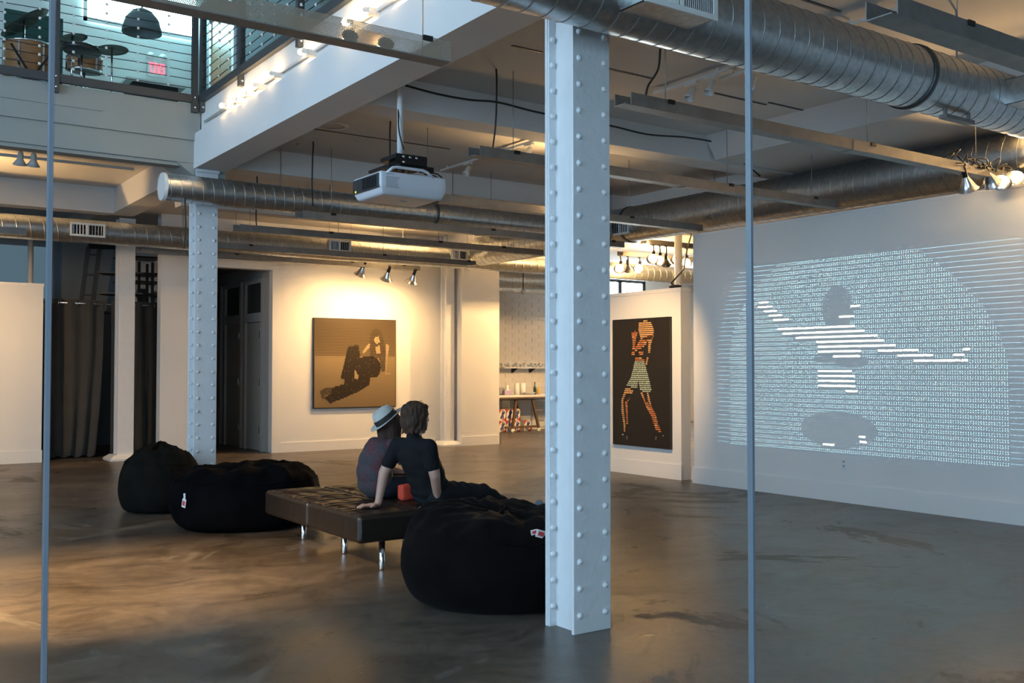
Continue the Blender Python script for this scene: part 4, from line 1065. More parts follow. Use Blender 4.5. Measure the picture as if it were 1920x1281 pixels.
# ================================================================== PEOPLE
def frame_(f, up=(0, 0, 1)):
    f = Vector(f).normalized(); up = Vector(up); l = up.cross(f).normalized(); u = f.cross(l).normalized()
    return Matrix((f, l, u)).transposed()      # columns: forward, left, up
def hand(prims, wrist, tip_dir, up, side, s=1.0, spread=.16, bend=.25):
    """palm, four unequal fingers and a thumb leaving the side of the palm; tip_dir: where the fingers point"""
    f = Vector(tip_dir).normalized(); u = Vector(up); l = u.cross(f).normalized(); u = f.cross(l).normalized(); w = Vector(wrist)
    prims.append(('e', w + f*.045*s, (.052*s, .040*s, .017*s), Matrix((f, l, u)).transposed()))
    for i, ln in enumerate((.066, .076, .071, .055)):
        a = (i-1.5); base = w + f*.080*s + l*(side*a*.021*s); d = (f + l*(side*a*spread)).normalized()
        k1 = base + d*ln*.5*s + u*.006*s; k2 = base + d*ln*s - u*bend*.03*s
        prims.append(('c', base - d*.012*s, .0095*s, k1, .0088*s)); prims.append(('c', k1, .0088*s, k2, .0072*s))
    tb = w + f*.022*s - l*(side*.034*s); t1 = tb + (f*.6 - l*side*.8)*.032*s; t2 = t1 + (f*.9 - l*side*.35)*.028*s - u*.004
    prims.append(('c', tb, .013*s, t1, .0105*s)); prims.append(('c', t1, .0105*s, t2, .0085*s))
def foot(prims, ankle, toe_dir, up, s=1.0, grow=0.0):
    f = Vector(toe_dir).normalized(); a = Vector(ankle); u = Vector(up).normalized()
    heel = a - f*.04*s - u*.045*s; ball_ = a + f*.12*s - u*.05*s; toe = a + f*.175*s - u*.048*s
    prims += [('c', heel, (.036+grow)*s, ball_, (.042+grow)*s), ('c', ball_, (.042+grow)*s, toe, (.034+grow)*s), ('c', a, (.037+grow)*s, ball_, (.036+grow)*s)]
def head(prims, c, fwd, s=1.0):
    R = frame_(fwd); f, l, u = [Vector(R.col[i]) for i in range(3)]; c = Vector(c)
    prims += [('e', c + u*.018*s - f*.008*s, (.096*s, .076*s, .098*s), R), ('e', c - u*.04*s + f*.022*s, (.070*s, .060*s, .075*s), R),
              ('c', c - u*.098*s + f*.060*s, .022*s, c - u*.075*s + f*.052*s, .034*s),                               # chin
              ('c', c + f*.086*s + u*.012*s, .010*s, c + f*.108*s - u*.022*s, .013*s),                               # nose
              ('c', c + f*.078*s + l*.018*s - u*.052*s, .010*s, c + f*.078*s - l*.018*s - u*.052*s, .010*s),         # lips
              ('c', c + f*.082*s + l*.035*s + u*.028*s, .010*s, c + f*.082*s - l*.035*s + u*.028*s, .010*s)]         # brow
    for sd in (1, -1):
        prims.append(('e', c + l*(sd*.074*s) - f*.012*s - u*.012*s, (.020*s, .009*s, .032*s), R))                     # ears
    return R
def face_parts(root, c, fwd, s=1.0):
    R = frame_(fwd); f, l, u = [Vector(R.col[i]) for i in range(3)]; c = Vector(c)
    for sd in (1, -1):
        e = MB().ball(c + f*.079*s + l*(sd*.030*s) + u*.004*s, .012*s, 10, 8).build('eye', MAT['white_plastic'], root)
        MB().ball(c + f*.088*s + l*(sd*.030*s) + u*.004*s, .005*s, 8, 6).build('iris', MAT['black_metal'], e)
    MB().tube([c + f*.087*s + l*.020*s - u*.053*s, c + f*.091*s - u*.052*s, c + f*.087*s - l*.020*s - u*.053*s], .004*s, 6).build('mouth', MAT['lips'], root)
MAT['lips'] = mat('lips', (.36, .13, .11), .5)

# ---- man: black t-shirt, leaning back on both hands, legs stretched out to the right
f = Vector((.966, .26, 0)); l = Vector((-.26, .966, 0))
man = empty('person', (3.78, 6.50, .42), 'person in a black t-shirt leaning back on both hands, shaggy brown hair', 'person', 'people sitting on the bench')
neck = Vector((3.610, 6.455, .955)); hd = Vector((3.642, 6.462, 1.085)); look = Vector((.97, .24, .02))
shL, shR = Vector((3.565, 6.615, .885)), Vector((3.648, 6.295, .885))
elL, elR = Vector((3.470, 6.655, .675)), Vector((3.692, 6.285, .675))
wrL, wrR = Vector((3.408, 6.622, .462)), Vector((3.785, 6.392, .462))
hipL, hipR = Vector((3.83, 6.60, .52)), Vector((3.80, 6.42, .52))
knL, knR = Vector((4.25, 6.68, .475)), Vector((4.265, 6.50, .48))
anL, anR = Vector((4.68, 6.76, .14)), Vector((4.765, 6.585, .195))
lean = (Vector((3.61, 6.455, .93)) - Vector((3.80, 6.51, .53))).normalized()
RT = frame_(f - lean*f.dot(lean), lean)
RT = Matrix(((f - lean*f.dot(lean)).normalized(), lean.cross((f - lean*f.dot(lean)).normalized()), lean)).transposed()
body = [('e', (3.795, 6.51, .535), (.115, .165, .11), RT), ('e', (3.735, 6.492, .66), (.095, .145, .13), RT), ('e', (3.665, 6.472, .80), (.105, .165, .15), RT),
        ('c', shL, .052, shR, .052), ('c', Vector((3.625, 6.46, .90)), .058, neck + Vector((.01, .003, .03)), .052),
        ('c', shL, .050, elL, .041), ('c', elL, .040, wrL, .027), ('c', shR, .050, elR, .041), ('c', elR, .040, wrR, .027),
        ('c', hipL, .085, knL, .058), ('c', knL, .056, anL, .038), ('c', hipR, .085, knR, .058), ('c', knR, .056, anR, .038)]
head(body, hd, look)
hand(body, wrL + Vector((-.006, 0, -.012)), (-.97, .24, -.06), (0, 0, 1), -1)
hand(body, wrR + Vector((0, 0, -.012)), (-.25, -.1, -.05) if False else (-.75, -.15, -.06), (0, 0, 1), 1)
tdir = Vector((.34, .06, .94)); foot(body, anL + Vector((0, 0, -.01)), tdir, (-.95, -.2, .28)); foot(body, anR + Vector((0, 0, -.01)), tdir, (-.95, -.2, .28))
blob('body', body, MAT['skin'], man, voxel=.0075, smooth=3)
face_parts(man, hd, look)
tee = [('e', (3.785, 6.508, .555), (.130, .178, .125), RT), ('e', (3.735, 6.492, .65), (.122, .172, .15), RT), ('e', (3.70, 6.48, .73), (.120, .176, .14), RT), ('e', (3.662, 6.472, .80), (.118, .178, .155), RT),
       ('c', shL - Vector((0, 0, .004)), .062, shR - Vector((0, 0, .004)), .062), ('c', Vector((3.625, 6.46, .895)), .072, neck, .056),
       ('c', shL, .060, shL.lerp(elL, .62), .060), ('c', shR, .060, shR.lerp(elR, .62), .060)]
def tee_folds(p):
    k = .006*math.sin(p.z*38 + 3*noise.noise(p*6)) * max(0, min(1, (.78-p.z)/.2)); n_ = .010*noise.noise(p*13)
    d = Vector((p.x-3.72, p.y-6.49, 0)); d = d.normalized() if d.length > .02 else Vector((0, 0, 0))
    return p + d*(k+n_)
blob('t_shirt', tee, MAT['tee'], man, voxel=.010, smooth=4, post=tee_folds)
jn = [('e', (3.80, 6.512, .53), (.128, .178, .108), RT), ('c', hipL, .098, knL, .072), ('c', knL, .070, anL + Vector((-.02, 0, .03)), .055), ('c', hipR, .098, knR, .072), ('c', knR, .070, anR + Vector((-.02, 0, .03)), .055)]
blob('jeans', jn, MAT['jeans'], man, voxel=.012, smooth=3, post=lambda p: p + Vector((0, 0, .009*noise.noise(p*11) + .004*math.sin(p.x*70+p.z*20))))
for a in (anL, anR):
    pr_ = []; foot(pr_, a + Vector((0, 0, -.01)), tdir, (-.95, -.2, .28), grow=.008); sh = blob('shoe', pr_, MAT['shoe'], man, voxel=.009, smooth=3)
    u_ = Vector((-.95, -.2, .28)).normalized(); so = []; aa = a + Vector((0, 0, -.01)); t_ = tdir.normalized()
    so += [('c', aa - t_*.04 - u_*.082, .022, aa + t_*.185 - u_*.088, .024)]
    blob('sole', so, MAT['sole'], sh, voxel=.009, smooth=2)
RH = frame_(look); hf, hl, hu = [Vector(RH.col[i]) for i in range(3)]
hr = [('e', hd + hu*.040 - hf*.028, (.108, .097, .090), RH), ('e', hd - hf*.060 - hu*.015, (.072, .096, .095), RH), ('e', hd - hf*.060 - hu*.070, (.052, .075, .050), RH),
      ('c', hd + hl*.080 + hu*.02 - hf*.02, .030, hd + hl*.074 - hu*.065 - hf*.045, .022), ('c', hd - hl*.080 + hu*.02 - hf*.025, .032, hd - hl*.074 - hu*.060 - hf*.045, .024), ('c', hd + hf*.045 + hl*.03 + hu*.085, .022, hd + hf*.05 - hl*.04 + hu*.080, .024)]
rs = random.Random(5)
for i in range(46):
    a = rs.uniform(1.45, 4.83); b0 = hd + hu*rs.uniform(-.03, .06) + (hf*math.cos(a)*.095 + hl*math.sin(a)*.084)
    e = hd + (hf*math.cos(a)*rs.uniform(.085, .115) + hl*math.sin(a)*rs.uniform(.08, .105)) - hu*rs.uniform(.04, .115) - hf*.012
    hr.append(('c', b0, .012, e, .006))
blob('hair', hr, MAT['hair'], man, voxel=.0065, smooth=1, post=lambda p: p + (p-hd).normalized()*.010*noise.noise(Vector((p.x*55, p.y*55, p.z*14))))
fly = MB()
for i in range(26):
    a = rs.uniform(0, 6.28); t0 = rs.uniform(.2, 1.1); d = (hu*math.cos(t0) + (hf*math.cos(a)+hl*math.sin(a))*math.sin(t0)).normalized()
    p0_ = hd + hu*.03 + d*.092; tw = Vector((rs.uniform(-1, 1), rs.uniform(-1, 1), rs.uniform(-.6, .3)))*.028
    fly.tube([p0_, p0_ + d*.014 + tw*.4, p0_ + d*.016 + tw], [.0012, .001, .0005], 4)
fly.build('loose_strands', MAT['hair'], man, kind='stuff')

# ---- woman: patterned dark top, straw hat tilted back
wm = empty('person', (3.70, 7.14, .42), 'person in a mottled grey and maroon top wearing a pale straw hat', 'person', 'people sitting on the bench')
wf = Vector((.96, .10, .10)); whd = Vector((3.765, 7.105, 1.005)); wnk = Vector((3.735, 7.11, .885))
wl = Vector((-.15, .99, 0))
wsL, wsR = Vector((3.70, 7.27, .845)), Vector((3.735, 6.965, .845))
weL, weR = Vector((3.80, 7.33, .65)), Vector((3.83, 6.94, .65))
wwL, wwR = Vector((4.00, 7.27, .585)), Vector((4.02, 7.02, .585))
whL, whR = Vector((3.72, 7.24, .515)), Vector((3.72, 7.06, .515)); wkL, wkR = Vector((4.12, 7.28, .52)), Vector((4.13, 7.05, .52)); waL, waR = Vector((4.26, 7.30, .10)), Vector((4.28, 7.04, .10))
RW = frame_((.98, .15, 0))
wb_ = [('e', (3.675, 7.15, .53), (.125, .165, .105), RW), ('e', (3.645, 7.145, .65), (.10, .135, .12), RW), ('e', (3.672, 7.125, .775), (.100, .148, .13), RW), ('c', wsL, .045, wsR, .045),
      ('c', Vector((3.705, 7.115, .85)), .048, wnk + Vector((.01, 0, .03)), .044), ('c', wsL, .043, weL, .034), ('c', weL, .033, wwL, .023), ('c', wsR, .043, weR, .034), ('c', weR, .033, wwR, .023),
      ('c', whL, .080, wkL, .053), ('c', wkL, .050, waL, .033), ('c', whR, .080, wkR, .053), ('c', wkR, .050, waR, .033)]
head(wb_, whd, wf, .95)
hand(wb_, wwL, (.9, -.35, -.25), (0, 0, 1), -1, .92, bend=.6); hand(wb_, wwR, (.9, .3, -.25), (0, 0, 1), 1, .92, bend=.6)
foot(wb_, waL + Vector((0, 0, .0)), (1, .1, 0), (0, 0, 1), .9); foot(wb_, waR + Vector((0, 0, 0)), (1, -.05, 0), (0, 0, 1), .9)
blob('body', wb_, MAT['skin'], wm, voxel=.0075, smooth=3)
face_parts(wm, whd, wf, .95)
def mottled():
    m = bpy.data.materials.new('mottled jersey'); nt = NT(m); b = nt.nodes['Principled BSDF']; b.inputs['Roughness'].default_value = .9; L = nt.links.new
    tc = nt.nodes.new('ShaderNodeTexCoord'); n1 = nt.nodes.new('ShaderNodeTexNoise'); n1.inputs['Scale'].default_value = 7; n1.inputs['Detail'].default_value = 3; L(tc.outputs['Object'], n1.inputs[0])
    r = nt.nodes.new('ShaderNodeValToRGB'); e = r.color_ramp.elements; e[0].position = .42; e[0].color = (.030, .031, .036, 1); e[1].position = .60; e[1].color = (.075, .014, .022, 1); L(n1.outputs['Fac'], r.inputs[0])
    v = nt.nodes.new('ShaderNodeTexVoronoi'); v.feature = 'DISTANCE_TO_EDGE'; v.inputs['Scale'].default_value = 30; n2 = nt.nodes.new('ShaderNodeTexNoise'); n2.inputs['Scale'].default_value = 12; L(tc.outputs['Object'], n2.inputs[0])
    L(n2.outputs['Color'], v.inputs['Vector'])
    r2 = nt.nodes.new('ShaderNodeValToRGB'); e2 = r2.color_ramp.elements; e2[0].position = .02; e2[0].color = (1, 1, 1, 1); e2[1].position = .07; e2[1].color = (0, 0, 0, 1); L(v.outputs['Distance'], r2.inputs[0])
    f_ = nt.nodes.new('ShaderNodeMath'); f_.operation = 'MULTIPLY'; f_.inputs[1].default_value = .6; L(r2.outputs[0], f_.inputs[0])
    x = nt.nodes.new('ShaderNodeMix'); x.data_type = 'RGBA'; L(f_.outputs[0], x.inputs[0]); L(r.outputs[0], x.inputs[6]); x.inputs[7].default_value = (.13, .13, .14, 1); L(x.outputs[2], b.inputs['Base Color'])
    return m
MAT['mottled'] = mottled()
wt = [('e', (3.662, 7.15, .545), (.140, .172, .125), RW), ('e', (3.640, 7.147, .63), (.132, .166, .15), RW), ('e', (3.648, 7.138, .71), (.126, .163, .14), RW), ('e', (3.672, 7.125, .785), (.115, .160, .125), RW), ('c', wsL, .056, wsR, .056),
      ('c', Vector((3.70, 7.115, .845)), .062, wnk, .05), ('c', wsL, .054, wsL.lerp(weL, .55), .050), ('c', wsR, .054, wsR.lerp(weR, .55), .050)]
blob('top', wt, MAT['mottled'], wm, voxel=.010, smooth=4, post=lambda p: p + Vector((p.x-3.66, p.y-7.14, 0))*(.03*noise.noise(p*9)))
wj = [('e', (3.68, 7.15, .525), (.130, .172, .102), RW), ('c', whL, .090, wkL, .062), ('c', wkL, .060, waL + Vector((0, 0, .03)), .045), ('c', whR, .090, wkR, .062), ('c', wkR, .060, waR + Vector((0, 0, .03)), .045)]
blob('trousers', wj, MAT['jeans'], wm, voxel=.012, smooth=3)
for a in (waL, waR):
    pr_ = []; foot(pr_, a, (1, .03, 0), (0, 0, 1), .9, grow=.008); blob('shoe', pr_, MAT['black_metal'], wm, voxel=.009, smooth=3)
RWH = frame_(wf); af, al, au = [Vector(RWH.col[i]) for i in range(3)]
wh_ = [('e', whd + au*.03 - af*.015, (.104, .084, .088), RWH), ('c', whd - af*.055, .062, whd - af*.075 - au*.13, .050)]
for i in range(40):
    a = rs.uniform(1.0, 5.3); b0 = whd + (af*math.cos(a)*.088 + al*math.sin(a)*.078)
    wh_.append(('c', b0, .014, whd + af*(math.cos(a)*.085 - .02) + al*math.sin(a)*.085 - au*rs.uniform(.11, .21), .007))
blob('hair', wh_, MAT['hair_dark'], wm, voxel=.0075, smooth=1, post=lambda p: p + (p-whd).normalized()*.008*noise.noise(Vector((p.x*55, p.y*55, p.z*14))))
hup = Vector((-.57, .16, .80)).normalized(); hfw = (wf - hup*wf.dot(hup)).normalized(); RHt = Matrix((hfw, hup.cross(hfw), hup)).transposed()
hc = whd + hup*.042 + Vector((-.004, 0, 0))
crown = MB(); prof = [(.094, 0), (.093, .03), (.090, .065), (.083, .092), (.070, .108), (.048, .110), (.022, .102), (.001, .100)]
crown.lathe([(r_, z_) for r_, z_ in prof], 32).xf(lambda p: hc + RHt @ Vector((p.x*1.08, p.y*(.90 if p.z < .06 else .90 - (p.z-.06)*2.0), p.z - (.020*math.exp(-(p.y/.02)**2) if p.z > .085 else 0))))
hat = crown.build('hat', MAT['straw'], wm)
brp = [(.090, .004), (.120, .000), (.148, .006), (.150, .010), (.120, .005), (.090, .010)]
MB().lathe(brp, 40).xf(lambda p: hc + RHt @ Vector((p.x*1.06, p.y*.95, p.z + .12*max(0, -p.x-.08)*0 + .25*max(0, abs(p.y)-.09)*.6))).build('brim', MAT['straw'], hat)
MB().lathe([(.0955, .006), (.0968, .010), (.0958, .046), (.0925, .052)], 36).xf(lambda p: hc + RHt @ Vector((p.x*1.08, p.y*.91, p.z))).build('ribbon', MAT['band'], hat)
tag(rounded((.15, .09, .13), .022, 8, (3.81, 6.90, .485), lambda p: p + Vector((0, 0, .012*noise.noise(p*20)))).build('cloth_bag', MAT['red_cloth']), 'small red cloth bundle on the bench between the two people', 'bag')

# ================================================================== CURTAINS AND BACK ROOM
def curtain(label, x0, x1, y, z0, z1, seed, flare=0.0, lean=0.0):
    r = empty('curtain', ((x0+x1)/2, y, z0), label, 'curtain', 'dark curtains on the rod')
    n, k = 120, 22; vs = []; rs_ = random.Random(seed); ph = rs_.uniform(0, 6)
    folds = 4.2*(x1-x0)
    for i in range(k+1):
        t = i/k; z = z1 + (z0-z1)*t
        for j in range(n+1):
            u = j/n; x = x0 + (x1-x0)*u + flare*t*t*(u-.5)
            if lean: x += lean*t*t*u
            amp = .032*(1 + .6*t)
            yy = y + amp*math.sin(2*math.pi*folds*u + ph + .8*math.sin(3*t+u*5)) + .03*noise.noise(Vector((u*6, t*2, seed)))
            vs.append((x, yy, z + .02*t*math.sin(u*23+seed)))
    fs = [(i*(n+1)+j, i*(n+1)+j+1, (i+1)*(n+1)+j+1, (i+1)*(n+1)+j) for i in range(k) for j in range(n)]
    o = MB().add(vs, fs, True).build('cloth', MAT['curtain'], r)
    md = o.modifiers.new('thick', 'SOLIDIFY'); md.thickness = .008
    g = int(folds)
    for i in range(max(2, g)):
        gx = x0 + (x1-x0)*(i+.5)/max(2, g)
        MB().tube([(gx + 0, y+.036*math.cos(a), z1-.065+.036*math.sin(a)) for a in [2*math.pi*q/14 for q in range(14)]], .007, 6, closed=True).build('grommet', MAT['chrome'], r)
    return r
YC = 17.4
zt = atY(150, 562, YC).z
rod = tag(MB().tube([(2.6, YC, zt-.06), (4.95, YC, zt-.06)], .018, 12).build('curtain_rod', MAT['alu']), 'metal rod carrying the dark curtains', 'curtain rod')
curtain('wide dark curtain between the left display panel and the slim column', atY(88, 800, YC).x, atY(192, 800, YC).x, YC, .03, zt, 3, lean=-.12)
curtain('narrow dark curtain just left of the slim column, parted at a gap', atY(206, 800, YC).x, atY(246, 800, YC).x, YC, .03, zt, 5)
curtain('dark curtain just right of the slim column', atY(247, 800, YC).x, atY(299, 800, YC).x, YC, .03, zt, 8)
tag(MB().tube([(atY(57, 500, 18.6).x, 18.6, 0), (atY(57, 500, 18.6).x, 18.6, 3.75)], .045, 12).build('white_post', MAT['trim']), 'thin white post rising behind the left display panel', 'post')
# folding steel ladder leaning in the back room
ld = empty('ladder', (atY(140, 600, 18.9).x, 18.9, 0), 'dark metal ladder leaning in the back room above the curtain', 'ladder')
La, Lb = atY(128, 700, 18.9), atY(166, 462, 18.9); Lc = Vector((.34, 0, 0))
for dx in (0, 1): MB().bar((La.x+Lc.x*dx*.7-.1, 18.9, 0), Lb + Lc*dx*.55, .05, .07).build('side_rail', MAT['rail_metal'], ld)
for i in range(10):
    t = .06+i*.1; a = Vector((La.x-.1, 18.9, 0)).lerp(Lb, t); b_ = Vector((La.x+Lc.x*.7-.1, 18.9, 0)).lerp(Lb+Lc*.55, t); MB().bar(a, b_, .03, .03).build('rung', MAT['rail_metal'], ld)
MB().bar(Lb, Lb + Vector((.62, 0, .03)), .07, .09).build('crossbar', MAT['black_metal'], ld)
# black shelf rack
xs0, xs1 = atY(180, 500, 18.3).x, atY(296, 500, 18.3).x
rk = empty('shelf_rack', ((xs0+xs1)/2, 18.3, 0), 'black metal rack with open shelves behind the slim column', 'shelf rack')
xp = [atY(x, 500, 18.3).x for x in (258, 283)]
for x in xp:
    for y in (18.2, 18.55): MB().box(x-.02, x+.02, y-.02, y+.02, 0, 3.35).build('upright', MAT['black_metal'], rk)
for (px, py) in ((180, 508), (181, 547), (250, 585)):
    z = atY(px, py, 18.15).z; MB().prism([(xs0, 18.2), (xp[0], 17.95), (xs1, 17.95), (xs1, 18.6), (xs0+.2, 18.6)], 2, z-.03, z).build('shelf', MAT['black_metal'], rk)
for py in (481, 527): 
    z = atY(280, py, 18.0).z; MB().box(xp[0]-.35, xs1, 18.0, 18.6, z-.025, z).build('shelf', MAT['black_metal'], rk)
z = atY(260, 559, 18.2).z; tag(MB().box(xp[0]+.0, xp[0]+.14, 18.1, 18.35, z, z+.16).box(xp[0]+.04, xp[0]+.10, 18.15, 18.3, z-.12, z).build('speaker_box', MAT['black_metal']), 'small black speaker on the shelf rack', 'speaker')

# ================================================================== KITCHEN
KY = 19.0
zs_ = atY(980, 689, YK-.12).z
xa, xb = atY(939, 690, YK-.15).x, atY(1022, 690, YK-.15).x + 1.2
sh = empty('wall_shelf', ((xa+xb)/2, YK-.15, zs_), 'white wall shelf over the kitchen counter', 'shelf')
MB().box(xa, xb, YK-.30, YK-.01, zs_-.025, zs_).build('board', MAT['shelf_white'], sh)
for px in (968, 1001):
    x = atY(px, 694, YK-.2).x; MB().prism([(YK-.26, zs_-.025), (YK-.01, zs_-.025), (YK-.01, zs_-.13), (YK-.05, zs_-.13)], 0, x-.015, x+.015).build('bracket', MAT['black_metal'], sh)
gm_ = MB(); rg = random.Random(9)
ng = 0
for i in range(26):
    x = xa + .05 + i*.075; y = YK-.09-(i % 3)*.06; hh = rg.uniform(.07, .13)
    if x > xb-.1: break
    tag(MB().lathe([(.001, 0), (.022, 0), (.006, .01), (.005, hh*.4), (.026, hh*.6), (.028, hh), (.026, hh), (.022, hh*.62), (.001, hh*.45)], 10, (x, y, zs_)).build('wine_glass', MAT['glassware']), 'upturned clear glass in the row along the kitchen shelf', 'glass', 'glasses on the kitchen shelf')
# counter table on trestle legs
zt_ = atY(980, 741, KY-.35).z
tx0, tx1 = atY(930, 745, KY).x - 1.2, atY(1020, 745, KY).x + 1.0
tb = empty('work_table', ((tx0+tx1)/2, KY, 0), 'long rustic table on trestle legs with casters in the kitchen', 'table')
MB().box(tx0, tx1, KY-.38, KY+.38, zt_-.045, zt_).build('top', MAT['shelf_white'], tb)
MB().box(tx0, tx1, KY-.40, KY-.34, zt_-.11, zt_-.045).build('apron', MAT['table_wood'], tb)
MB().tube([(tx0, KY-.42, zt_-.09), (tx1, KY-.42, zt_-.09)], .018, 10).build('rail_pipe', MAT['black_metal'], tb)
for (pa_, pb_) in (((968, 748), (961, 803)), ((998, 748), (1010, 811))):
    a = atY(*pa_, KY-.36); b_ = atY(*pb_, KY-.36); MB().bar(a, (b_.x, KY-.36, .09), .05, .05).build('leg', MAT['table_wood'], tb)
    b2 = MB().lathe([(.001, -.018), (.045, -.018), (.045, .018), (.001, .018)], 14, (b_.x, KY-.36, .045), Matrix.Rotation(math.radians(90), 3, 'X')).build('caster', MAT['white_plastic'], tb)
    MB().bar((a.x, KY+.34, zt_-.05), (b_.x, KY+.34, .02), .05, .05).build('leg', MAT['table_wood'], tb)
zz = atY(985, 802, KY-.36).z
MB().bar((atY(945, 0, KY-.3).x, KY-.34, max(.12, zz)), (atY(1008, 0, KY-.3).x, KY-.34, max(.12, zz)), .05, .05).build('stretcher', MAT['table_wood'], tb)
# appliances under the counter
a = atY(956, 760, KY+.40); b_ = atY(996, 760, KY+.40)
fr_ = empty('white_fridge', ((a.x+b_.x)/2, KY+.68, 0), 'small white fridge under the kitchen table', 'fridge')
MB().box(a.x, b_.x, KY+.44, YK-.06, .04, zt_-.07).build('cabinet', MAT['appliance'], fr_, bevel=.01); MB().box(a.x, b_.x, KY+.40, KY+.438, .08, zt_-.09).build('door', MAT['appliance'], fr_, bevel=.008)
a2 = atY(999, 760, KY+.40); dc = empty('drawer_cabinet', (a2.x+.4, KY+.68, 0), 'white drawer cabinet beside the small fridge', 'cabinet')
MB().box(a2.x, a2.x+.8, KY+.44, YK-.06, 0, zt_-.07).build('body', MAT['appliance'], dc)
for i in range(3):
    dw = MB().box(a2.x+.02, a2.x+.78, KY+.42, KY+.44, .05+i*.25, .28+i*.25).build('drawer', MAT['appliance'], dc)
    MB().box(a2.x+.10, a2.x+.34, KY+.40, KY+.42, .20+i*.25, .215+i*.25).build('handle', MAT['alu'], dw)
# cartons with red corners and a slanting blue ribbon
BW, BH_ = .19, .265
kb = 0
def carton(x, y, z, label):
    r = empty('drink_carton', (x, y, z), label, 'carton', 'stacked drink cartons under the kitchen table')
    w = BW/2-.003; h = BH_-.004
    MB().box(x-w, x+w, y, y+.26, z, z+h).build('box', MAT['carton'], r)
    d = y-.0015
    MB().add([(x-w, d, z+h), (x-w*.1, d, z+h), (x-w, d, z+h*.62)], [(0, 2, 1)]).add([(x+w, d, z), (x+w*.1, d, z), (x+w, d, z+h*.36)], [(0, 2, 1)]).add([(x+w, d, z+h), (x+w*.55, d, z+h), (x+w, d, z+h*.85)], [(0, 1, 2)]).build('red_corners', MAT['carton_red'], r)
    MB().add([(x-w*.75, d-.001, z+h*.25), (x-w*.35, d-.001, z+h*.12), (x+w*.80, d-.001, z+h*.72), (x+w*.45, d-.001, z+h*.90)], [(0, 1, 2, 3)]).add([(x-w*.3, d-.001, z+h*.62), (x-w*.05, d-.001, z+h*.5), (x+w*.25, d-.001, z+h*.95), (x-.0, d-.001, z+h*.95)], [(0, 1, 2, 3)]).add([(x-w*.1, d-.001, z+h*.08), (x+w*.25, d-.001, z+h*.08), (x+w*.45, d-.001, z+h*.38), (x+w*.15, d-.001, z+h*.42)], [(0, 1, 2, 3)]).build('blue_ribbon', MAT['carton_blue'], r)
xk = atY(936, 800, KY-.15).x
for i in range(4): carton(xk+.09+i*(BW+.012)+(.10 if i == 3 else 0), KY-.15, 0, ('drink carton at the left end of the bottom row', 'second drink carton in the bottom row', 'third drink carton in the bottom row', 'drink carton at the right end of the bottom row')[i])
for i in range(3): carton(xk+.09+i*(BW+.012), KY-.15, BH_, ('drink carton at the left end of the upper row', 'middle drink carton of the upper row', 'drink carton at the right end of the upper row')[i])
# things on the counter
def on_table(px, dy=0.0): return Vector((atY(px, 741, KY+dy).x, KY+dy, zt_))
for px, lab in ((969, 'white paper towel roll standing on the kitchen table, left of two'), (980, 'white paper towel roll standing on the kitchen table, right of two')):
    p = on_table(px, .05); tag(MB().lathe([(.018, 0), (.062, 0), (.062, .27), (.018, .27)], 18, p, capped=False).build('paper_towel_roll', MAT['paper']), lab, 'paper roll', 'paper towel rolls')
p = on_table(951, -.05); tbx = empty('tissue_box', p, 'lilac tissue box with a tissue pulled up, on the kitchen table', 'tissue box')
MB().box(p.x-.11, p.x+.11, p.y-.06, p.y+.06, p.z, p.z+.11).build('carton', MAT['lilac'], tbx); MB().lathe([(.05, .11), (.03, .15), (.035, .20), (.008, .23)], 9, p).build('tissue', MAT['paper'], tbx)
p = on_table(1003, .1); tag(MB().lathe([(.001, 0), (.038, 0), (.038, .16), (.014, .22), (.014, .29), (.001, .29)], 14, p).build('wine_bottle', MAT['green_glass']), 'dark green bottle on the kitchen table', 'bottle')
p = on_table(1010, -.1); tag(MB().lathe([(.001, 0), (.034, 0), (.034, .12), (.012, .16), (.012, .19), (.001, .19)], 14, p).build('squeeze_bottle', MAT['yellow']), 'yellow squeeze bottle on the kitchen table', 'bottle')
p = on_table(993, -.15); tag(MB().lathe([(.001, 0), (.08, 0), (.14, .05), (.145, .055), (.13, .05), (.001, .02)], 20, p).build('plate_stack', MAT['shelf_white']), 'shallow white dish on the kitchen table', 'dish')
p = on_table(940, .05); tag(rounded((.16, .12, .16), .03, 6, (p.x, p.y, p.z+.08)).build('grey_container', MAT['galv_seam']), 'grey container at the left end of the kitchen table', 'container')
pk = atY(981, 547, 17.8); 
klb = empty('pendant_bulb', pk, 'bare bulb hanging below the kitchen duct', 'light bulb'); MB().ball(pk, .05, 12, 8, (1, 1, 1.2)).build('bulb', MAT['glassware'], klb); MB().tube([pk + Vector((0, 0, .04)), (pk.x, pk.y, pk.z+.10), (pk.x, pk.y, ZC)], .012, 8).build('cord', MAT['cable'], klb)

